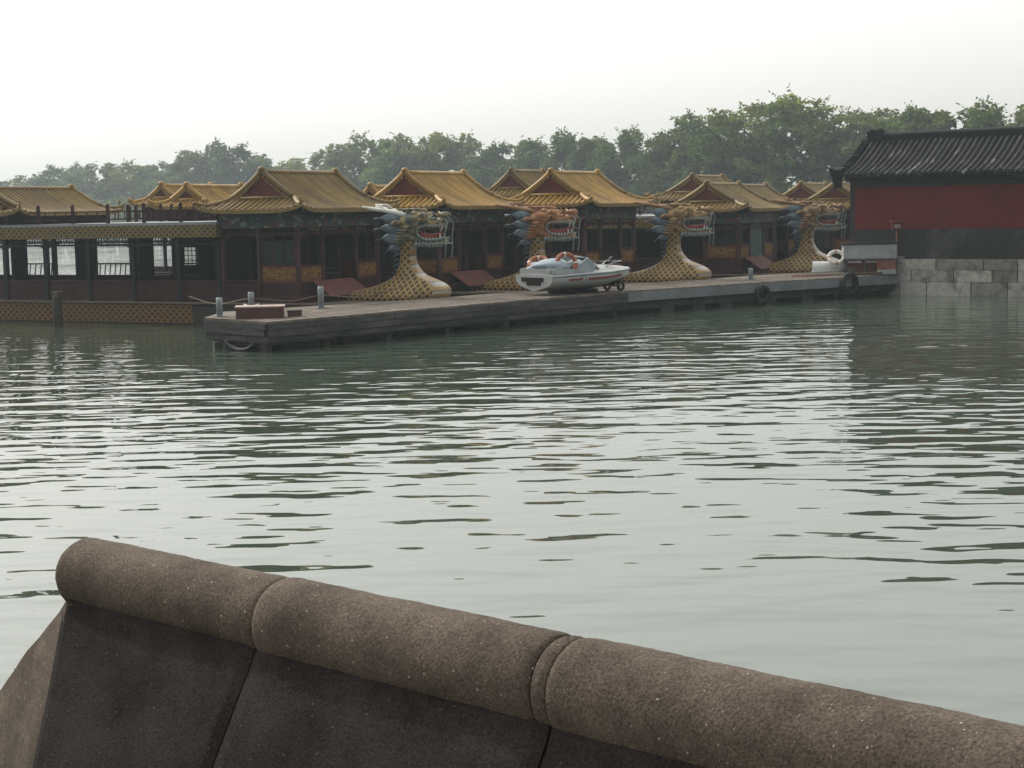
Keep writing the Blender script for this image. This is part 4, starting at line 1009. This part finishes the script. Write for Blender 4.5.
m_ = MB(); m_.box((0, 0, .3), (.22, .2, .6)); m_.box((0, 0, .62), (.26, .24, .05)); tag(m_.build('stone_block', M['lockergrey'], None, (14.62, 61.85, ZD), R(-30)), 'narrow upright grey block between the rusty crate and stone wall', 'block')
m_ = MB(); m_.box((0, 0, .13), (.34, .3, .26)); tag(m_.build('grey_crate', M['concrete'], None, (12.6, 61.3, ZD), R(-10)), 'small grey crate on the planks under the left end of the locker', 'crate')
m_ = MB(); m_.tube([(-.9, 0, .05), (.7, .1, .08)], .035, 6); tag(m_.build('timber_pole', M['planks'], None, (13.1, 61.05, ZD)), 'pale timber pole lying on the planks in front of the locker', 'pole')
m_ = MB(); m_.tube([(-.9, 0, .05), (.6, .25, .05)], .03, 6); tag(m_.build('timber_pole', M['rust'], None, (11.2, 60.4, ZD)), 'reddish timber pole lying on the planks below the fourth dragon', 'pole')
dn = empty('dinghy', (11.95, 62.1, ZD), R(-15)); dn.scale = (.75, .8, .9); tag(dn, 'small upturned white dinghy beside the grey locker', 'dinghy')
m_ = MB(); rg_ = []
for i in range(13):
    t = i / 12; x = -.75 + 1.5 * t; wv = .42 * math.sin(math.pi * (.12 + .80 * t)) ** .6; rg_.append([(x, -wv, .14), (x, -wv * .95, .30), (x, -wv * .5, .50), (x, 0, .56), (x, wv * .5, .50), (x, wv * .95, .30), (x, wv, .14)])
m_.loft(rg_, 0, cap=False, closed=False); m_.build('hull', M['white'], dn)
m_ = MB(); m_.tube([r[0] for r in rg_], .04, 6); m_.tube([r[-1] for r in rg_], .04, 6); m_.build('gunwale', M['lockergrey'], dn)
life_ring((12.2, 61.75, ZD + .66), (-.15, -.75, .65), 'white and orange life ring resting on the dinghy left of the locker', .27, 'bone', 'orange')
sg = empty('lamp_post', (14.42, 61.62, ZD)); tag(sg, 'dark red hooded lamp box on a thin pole against the red wall', 'lamp post')
m_ = MB(); m_.tube([(0, 0, 0), (0, 0, 1.66)], .03, 7); m_.build('pole', M['rust'], sg)
m_ = MB(); m_.box((0, 0, 1.78), (.34, .22, .26)); m_.box((0, -.115, 1.78), (.24, .01, .16), 0, 1); m_.build('box', [M['redgable'], M['boxtop']], sg)
m_ = MB(); m_.box((0, -.03, 1.95), (.52, .36, .05), 0, 0, 0, R(8)); m_.build('hood', M['redgable'], sg)

# ------------------------------------------------------------------ red walled building on its stone base
W0 = Vector((12.68, 63.1)); WA = math.atan2(-4.0, 5.45)
bd = empty('red_walled_building', (W0.x, W0.y, 0), WA); tag(bd, 'low building with crimson wall, grey tiled roof and big stone foundation at the water', 'building')
LW = 26.0; DW = 4.6
# stone base: courses of blocks, local x along wall, y away from the water
m_ = MB(); m_.box((LW / 2, DW / 2 + .08, .15), (LW - .1, DW - .1, 2.3)); m_.build('footing', M['mortar'], bd)
m_ = MB(); rb_ = random.Random(21)
for k, (z0, z1, off) in enumerate(((-.45, .50, 0.0), (.51, .93, .6), (.94, 1.32, .2))):
    x = -.05 - off
    while x < LW:
        L = rb_.uniform(.8, 1.9); xa = max(x, -.05); xb = x + L - .035
        if xb > xa + .15: m_.box(((xa + xb) / 2, .1 - rb_.uniform(0, .03), (z0 + z1) / 2), (xb - xa, .5, z1 - z0))
        x += L
for k in range(5): m_.box((-.03, .6 + k * .9, .45), (.3, .88, 1.7))
m_.build('stone_base', M['stonebase'], bd)
m_ = MB(); m_.box((LW / 2 + .03, DW / 2 + .30, 1.36), (LW - .1, DW, .07)); m_.build('ledge', M['wallgrey'], bd)
m_ = MB(); m_.box((LW / 2 + .12, DW / 2 + .25, (1.39 + 4.45) / 2), (LW - .1, DW - .2, 4.45 - 1.39)); wall = m_.build('wall', M['wallgrey'], bd)
m_ = MB(); m_.box((LW / 2 + .22, .345, 3.22), (LW - .3, .02, 1.58)); m_.build('red_field', M['wallred'], wall)
m_ = MB(); m_.box((LW / 2 + .1, .27, 4.28), (LW + .02, .16, .10)); m_.box((LW / 2 + .1, .21, 4.39), (LW + .06, .26, .10))
for k in range(int(LW / .14)): m_.box((.1 + k * .14, .20, 4.335), (.07, .2, .06), R(45))
m_.build('cornice', M['wallgrey'], wall)
# roof
def rz_(y):   # height above eave by depth from eave line
    t = y / 2.75; return 1.36 * (0.52 * t + 0.48 * t * t)
m_ = MB(); ye = -.18; nx = 2
rows = []
for i in range(15):
    y = 2.75 * i / 14; rows.append([(-.12, ye + y, 4.46 + rz_(y)), (LW + .3, ye + y, 4.46 + rz_(y))])
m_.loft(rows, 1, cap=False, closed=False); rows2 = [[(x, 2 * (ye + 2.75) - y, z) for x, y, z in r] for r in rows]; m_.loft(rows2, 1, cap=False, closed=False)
rt = random.Random(8); k = 0; x = -.1
while x < LW:
    pts = [];
    for i in range(11):
        y = 2.75 * i / 10; jit = rt.uniform(-.006, .006); pts.append([(x + jit + .062 * math.cos(q), ye + y - .03, 4.475 + rz_(y) + .06 * math.sin(q) + rt.uniform(-.006, .006)) for q in (math.pi, 2.4, 1.57, .74, 0)])
    m_.loft(pts, 0, cap=False, closed=False)
    b0 = len(m_.v); m_.v += [(x + .07 * math.cos(2 * math.pi * j / 8), ye - .035, 4.49 + .07 * math.sin(2 * math.pi * j / 8)) for j in range(8)]; m_.face(range(b0, b0 + 8), 0)
    m_.poly([(x + .07, ye - .02, 4.49), (x + .15, ye - .03, 4.37), (x + .21, ye - .02, 4.49)], 1)
    x += .235
# gable end fill
gy = [ye + 2.75 * i / 14 for i in range(15)]
pts = [(.0, y, 4.44 + rz_(y - ye)) for y in gy] + [(.0, 2 * (ye + 2.75) - y, 4.44 + rz_(y - ye)) for y in gy[::-1][1:]]
m_.poly(pts, 1)
rfo = m_.build('roof', [M['tilegrey'], M['tiledark']], bd)
m_ = MB(); yr = ye + 2.75; zr_ = 4.46 + 1.36
m_.box((LW / 2 + .3, yr, zr_ + .10), (LW - .4, .20, .22)); m_.tube([(.2, yr, zr_ + .24), (LW, yr, zr_ + .24)], .09, 8)
m_.box((.22, yr, zr_ + .16), (.62, .30, .42)); m_.sphere((.05, yr, zr_ + .34), (.2, .16, .14), 9, 6, 0, .1); m_.sphere((.42, yr, zr_ + .38), (.16, .14, .12), 9, 6, 0, .1)
m_.build('ridge', M['tiledark'], rfo)
m_ = MB()   # verge: stepped dark tiles along the left edge
for s_ in (1, -1):
    for i in range(15):
        y = 2.75 * (i + .2) / 15; yy = ye + y if s_ > 0 else 2 * yr - (ye + y); m_.box((-.14, yy, 4.50 + rz_(y)), (.30, .17, .17), rt.uniform(-.12, .12), 0, 0, rt.uniform(-.2, .2)); m_.sphere((-.24, yy, 4.46 + rz_(y)), (.09, .07, .07), 6, 5, 0, .15)
m_.box((-.14, ye - .05, 4.55), (.36, .28, .22), .15); m_.box((-.20, ye - .02, 4.64), (.34, .24, .16), 0, 0, R(20)); m_.box((-.16, ye + .25, 4.68), (.3, .5, .18), 0, 0, 0, R(12)); m_.box((-.12, ye + .02, 4.34), (.30, .26, .24)); m_.box((-.1, ye + .06, 4.12), (.22, .22, .22)); 
m_.build('verge', M['tiledark'], rfo)

# ------------------------------------------------------------------ trees on the far shore
def leaf_quad(mb, c, s_, rnd):
    n_ = Vector((rnd.gauss(0, 1), rnd.gauss(0, 1), rnd.gauss(0, 1) + .6)).normalized(); a = n_.orthogonal().normalized(); a = Matrix.Rotation(rnd.uniform(0, 6.28), 3, n_) @ a; b_ = n_.cross(a)
    s2 = s_ * rnd.uniform(.6, 1.2); c = Vector(c); k = rnd.uniform(.45, .8)
    mb.poly([c - a * s2 - b_ * s2 * k * .5, c + b_ * s2 * k, c + a * s2 + b_ * s2 * k * .3, c - b_ * s2 * k])
def make_tree(kind, seed):
    """unit design about 13 m tall; returns trunk mesh, crown mesh"""
    rnd = random.Random(seed); tr_ = MB(); cr = MB(); H = 13.0
    clumps = []
    base_h = {'round': 2.2, 'feather': 3.2, 'tall': 2.0, 'bushy': 0.8}[kind]
    tr_.tube([(0, 0, -1.0), (.05, 0, base_h), (.2, .1, H * .55), (.1, .2, H * .86)], [.32, .26, .15, .04], 8)
    nb = {'round': 12, 'feather': 15, 'tall': 13, 'bushy': 11}[kind]
    for i in range(nb):
        f = (i + rnd.uniform(.1, .9)) / nb; a = i * 2.4 + rnd.uniform(-.5, .5); z0 = base_h + (H * .78 - base_h) * f * rnd.uniform(.85, 1)
        if kind == 'round': rad = 4.6 * math.sqrt(max(.08, 1 - (f * 1.05 - .35) ** 2 * 1.6)) * rnd.uniform(.6, 1)
        elif kind == 'feather': rad = (2.6 + 3.4 * f) * rnd.uniform(.55, 1)
        elif kind == 'tall': rad = 2.8 * math.sqrt(max(.1, 1 - (f - .4) ** 2 * 2)) * rnd.uniform(.6, 1)
        else: rad = 4.8 * math.sqrt(max(.1, 1 - f * f * .9)) * rnd.uniform(.6, 1)
        rise = rad * (.75 if kind == 'feather' else .45) + .4
        e = Vector((math.cos(a) * rad, math.sin(a) * rad, min(z0 + rise, H - .8)))
        s0 = Vector((.1, .05, z0 * .8)); mid = s0.lerp(e, .55) + Vector((0, 0, -.25 + rnd.uniform(0, .6)))
        tr_.tube([s0, mid, e], [.13, .085, .025], 5)
        for q in range(5 if kind == 'feather' else 4):
            t = rnd.uniform(.5, 1.05); c = s0.lerp(e, t) + Vector((rnd.gauss(0, .7), rnd.gauss(0, .7), rnd.gauss(.2, .6))); clumps.append((c, rnd.uniform(.7, 1.35) * (.82 if kind == 'feather' else 1.05)))
    for q in range(5): clumps.append((Vector((rnd.gauss(0, 1.0), rnd.gauss(0, 1.0), H - rnd.uniform(.5, 2.2))), rnd.uniform(.6, 1.1)))
    for c, r in clumps:
        m_n = int((70 if kind == 'feather' else 105) * r * r)
        for _ in range(m_n):
            d = Vector((rnd.gauss(0, 1), rnd.gauss(0, 1), rnd.gauss(0, 1))).normalized() * r * rnd.random() ** .38
            if kind == 'feather': d.z *= .62; d.x *= 1.25
            leaf_quad(cr, c + d, .30 if kind != 'feather' else .25, rnd)
    for _ in range(70):
        c, r = rnd.choice(clumps); d = Vector((rnd.gauss(0, .7), rnd.gauss(0, .7), abs(rnd.gauss(.5, .6)))).normalized(); p0 = c + d * r * .7; ln = rnd.uniform(.7, 1.7); bend = Vector((rnd.uniform(-.5, .5), rnd.uniform(-.5, .5), 0))
        for q in range(13):
            f = q / 12; leaf_quad(cr, p0 + d * ln * f + bend * f * f + Vector((rnd.gauss(0, .14), rnd.gauss(0, .14), rnd.gauss(0, .14))) * (1.2 - f), .20 - .07 * f, rnd)
    # loose twigs breaking the outline
    for _ in range(120):
        c, r = rnd.choice(clumps); d = Vector((rnd.gauss(0, 1), rnd.gauss(0, 1), abs(rnd.gauss(0, 1)))).normalized() * r * rnd.uniform(.95, 1.25); leaf_quad(cr, c + d, .17, rnd)
    return tr_, cr
protos = []
for kind, seed, lm in (('round', 1, 'leaf'), ('round', 2, 'leaf2'), ('feather', 3, 'leaf'), ('feather', 4, 'leaf2'), ('tall', 5, 'leaf'), ('bushy', 6, 'leaf2'), ('bushy', 7, 'leaf')):
    t_, c_ = make_tree(kind, seed); to = t_.build('trunk', M['bark']); co = c_.build('crown', M[lm]); protos.append((kind, to.data, co.data))
    bpy.data.objects.remove(to); bpy.data.objects.remove(co)
def ground_at(px, dist): return ((px - 512) / 1650 * dist, dist)
def tree(px, dist, h, pi, lab, wf=1.0, grp='trees on the far shore'):
    x, y = ground_at(px, dist); r = empty('tree', (x, y, 0.8), random.uniform(0, 6.28)); tag(r, lab, 'tree', grp)
    s_ = (h - .8) / 13.0
    for nm, me in (('trunk', protos[pi][1]), ('crown', protos[pi][2])):
        o = bpy.data.objects.new(nm, me); COL.objects.link(o); o.parent = r; o.scale = (s_ * wf, s_ * wf, s_)
# px, distance, apparent top y, prototype, width factor, label
T = [(-25, 372, 180, 5, 1.9, 'pale hazy tree clump at the extreme left edge of the far shore'),
     (6, 366, 179, 6, 1.7, 'low bluish tree above the left end of the leftmost yellow roof'),
     (36, 360, 175, 5, 1.7, 'low bluish tree above the middle of the leftmost yellow roof'),
     (64, 352, 166, 0, 1.4, 'rounded hazy tree above the right end of the leftmost yellow roof'),
     (88, 348, 169, 6, 1.6, 'low hazy tree over the gap between the leftmost roof and the small gables'),
     (112, 343, 164, 1, 1.4, 'hazy tree left of the pair of small yellow gables'),
     (142, 338, 166, 5, 1.6, 'low wide hazy tree directly above the small yellow gable apex'),
     (166, 332, 163, 0, 1.4, 'hazy tree above the larger of the small yellow gables'),
     (190, 325, 157, 6, 1.5, 'hazy tree standing right of the small yellow gables'),
     (216, 312, 150, 1, 1.3, 'tree rising above the left eave of the nearest pavilion'),
     (244, 305, 145, 0, 1.25, 'tall hazy tree just left of the nearest pavilion gable peak'),
     (266, 302, 155, 4, 1.3, 'narrow tree at the sky gap above the nearest pavilion gable'),
     (298, 290, 158, 5, 1.5, 'lower tree in the dip above the nearest pavilion ridge'),
     (330, 282, 151, 0, 1.4, 'hazy tree above the right end of the nearest pavilion ridge'),
     (366, 272, 144, 1, 1.4, 'bushy tree above the gap between the first two front pavilions'),
     (402, 262, 136, 0, 1.4, 'tall tree above the second pavilion gable'),
     (432, 256, 133, 5, 1.2, 'highest rounded crown above the second pavilion ridge'),
     (468, 250, 134, 1, 1.35, 'tree above the right slope of the second pavilion'),
     (502, 244, 141, 6, 1.4, 'lower bushy tree over the dip right of the second pavilion'),
     (536, 236, 136, 4, 1.3, 'upright spiky tree above the second row roof near mid picture'),
     (568, 230, 136, 0, 1.3, 'full tree above the third pavilion gable'),
     (600, 224, 134, 4, 1.3, 'upright loose tree above the third pavilion ridge'),
     (632, 218, 131, 0, 1.1, 'tree above the right slope of the third pavilion'),
     (662, 211, 135, 6, 1.2, 'bushy tree above the second row gable beside the third pavilion'),
     (694, 203, 127, 1, 1.3, 'darker tree stepping up left of the tallest crowns'),
     (722, 196, 119, 0, 1.3, 'tall tree above the fourth pavilion gable'),
     (748, 190, 109, 2, 1.3, 'tall willow-like tree, left one of the highest group'),
     (782, 186, 107, 3, 1.3, 'spreading feathery tree with sky gaps, middle of the highest group'),
     (814, 182, 108, 2, 1.25, 'spreading feathery tree with curved top, right one of the highest group'),
     (850, 178, 116, 3, 1.3, 'airy tree above the left corner of the grey tiled roof'),
     (884, 176, 114, 6, 1.4, 'low thin tree just behind the roof ridge ornament'),
     (914, 172, 103, 4, 1.1, 'thin twiggy tree poking highest right of the ridge ornament'),
     (946, 168, 110, 1, 1.35, 'green tree behind the middle of the grey tiled roof'),
     (986, 165, 109, 0, 1.35, 'green rounded tree behind the grey roof toward the right edge'),
     (1026, 160, 104, 5, 1.4, 'tree cut by the right edge above the grey tiled roof')]
for px, dist, ty, pi, wf, lab in T:
    hy = 208 - (px - 512) * 0.0192; h = 3.5 + (hy - ty) / 1650 * dist
    tree(px, dist, h, pi, lab, wf)
# continuous undergrowth and lower trees in front: one uncountable mass
rnd = random.Random(99); th_ = MB(); px = -60
while px < 1120:
    t = (px + 60) / 1180; dist = 372 - 215 * t ** .95 if px > 0 else 380
    for k in range(3):
        dd = dist + rnd.uniform(-9, 6) - 6 * k + 4; hh = rnd.uniform(5.0, 10.0 if px > 560 else 9.5) * (1 - .16 * k); x, y = ground_at(px + rnd.uniform(-9, 9), dd); wd = rnd.uniform(2.4, 4.0)
        for _ in range(130):
            v_ = Vector((rnd.gauss(0, 1), rnd.gauss(0, 1), rnd.gauss(0, 1))).normalized() * rnd.random() ** .35
            zz = .9 + hh * .5 + v_.z * hh * .52; leaf_quad(th_, (x + v_.x * wd, y + v_.y * wd, zz), .42, rnd)
    px += 9 + 5 * t
tag(th_.build('shore_undergrowth', M['leaf']), 'continuous green undergrowth and low trees along the far shore', 'undergrowth', kind='stuff')

# ------------------------------------------------------------------ haze
m, t, b = new_mat('air haze'); t.nodes.remove(b)
pv = _node(t, 'ShaderNodeVolumePrincipled'); pv.inputs['Density'].default_value = 0.00054; pv.inputs['Color'].default_value = (0.82, 0.94, 1.0, 1); pv.inputs['Anisotropy'].default_value = 0.4
t.links.new(pv.outputs[0], t.nodes['Material Output'].inputs['Volume'])
hz = MB(); hz.box((-70, 290, 8), (830, 710, 22)); tag(hz.build('haze', m), 'thin pale haze over the lake', 'haze', kind='stuff')
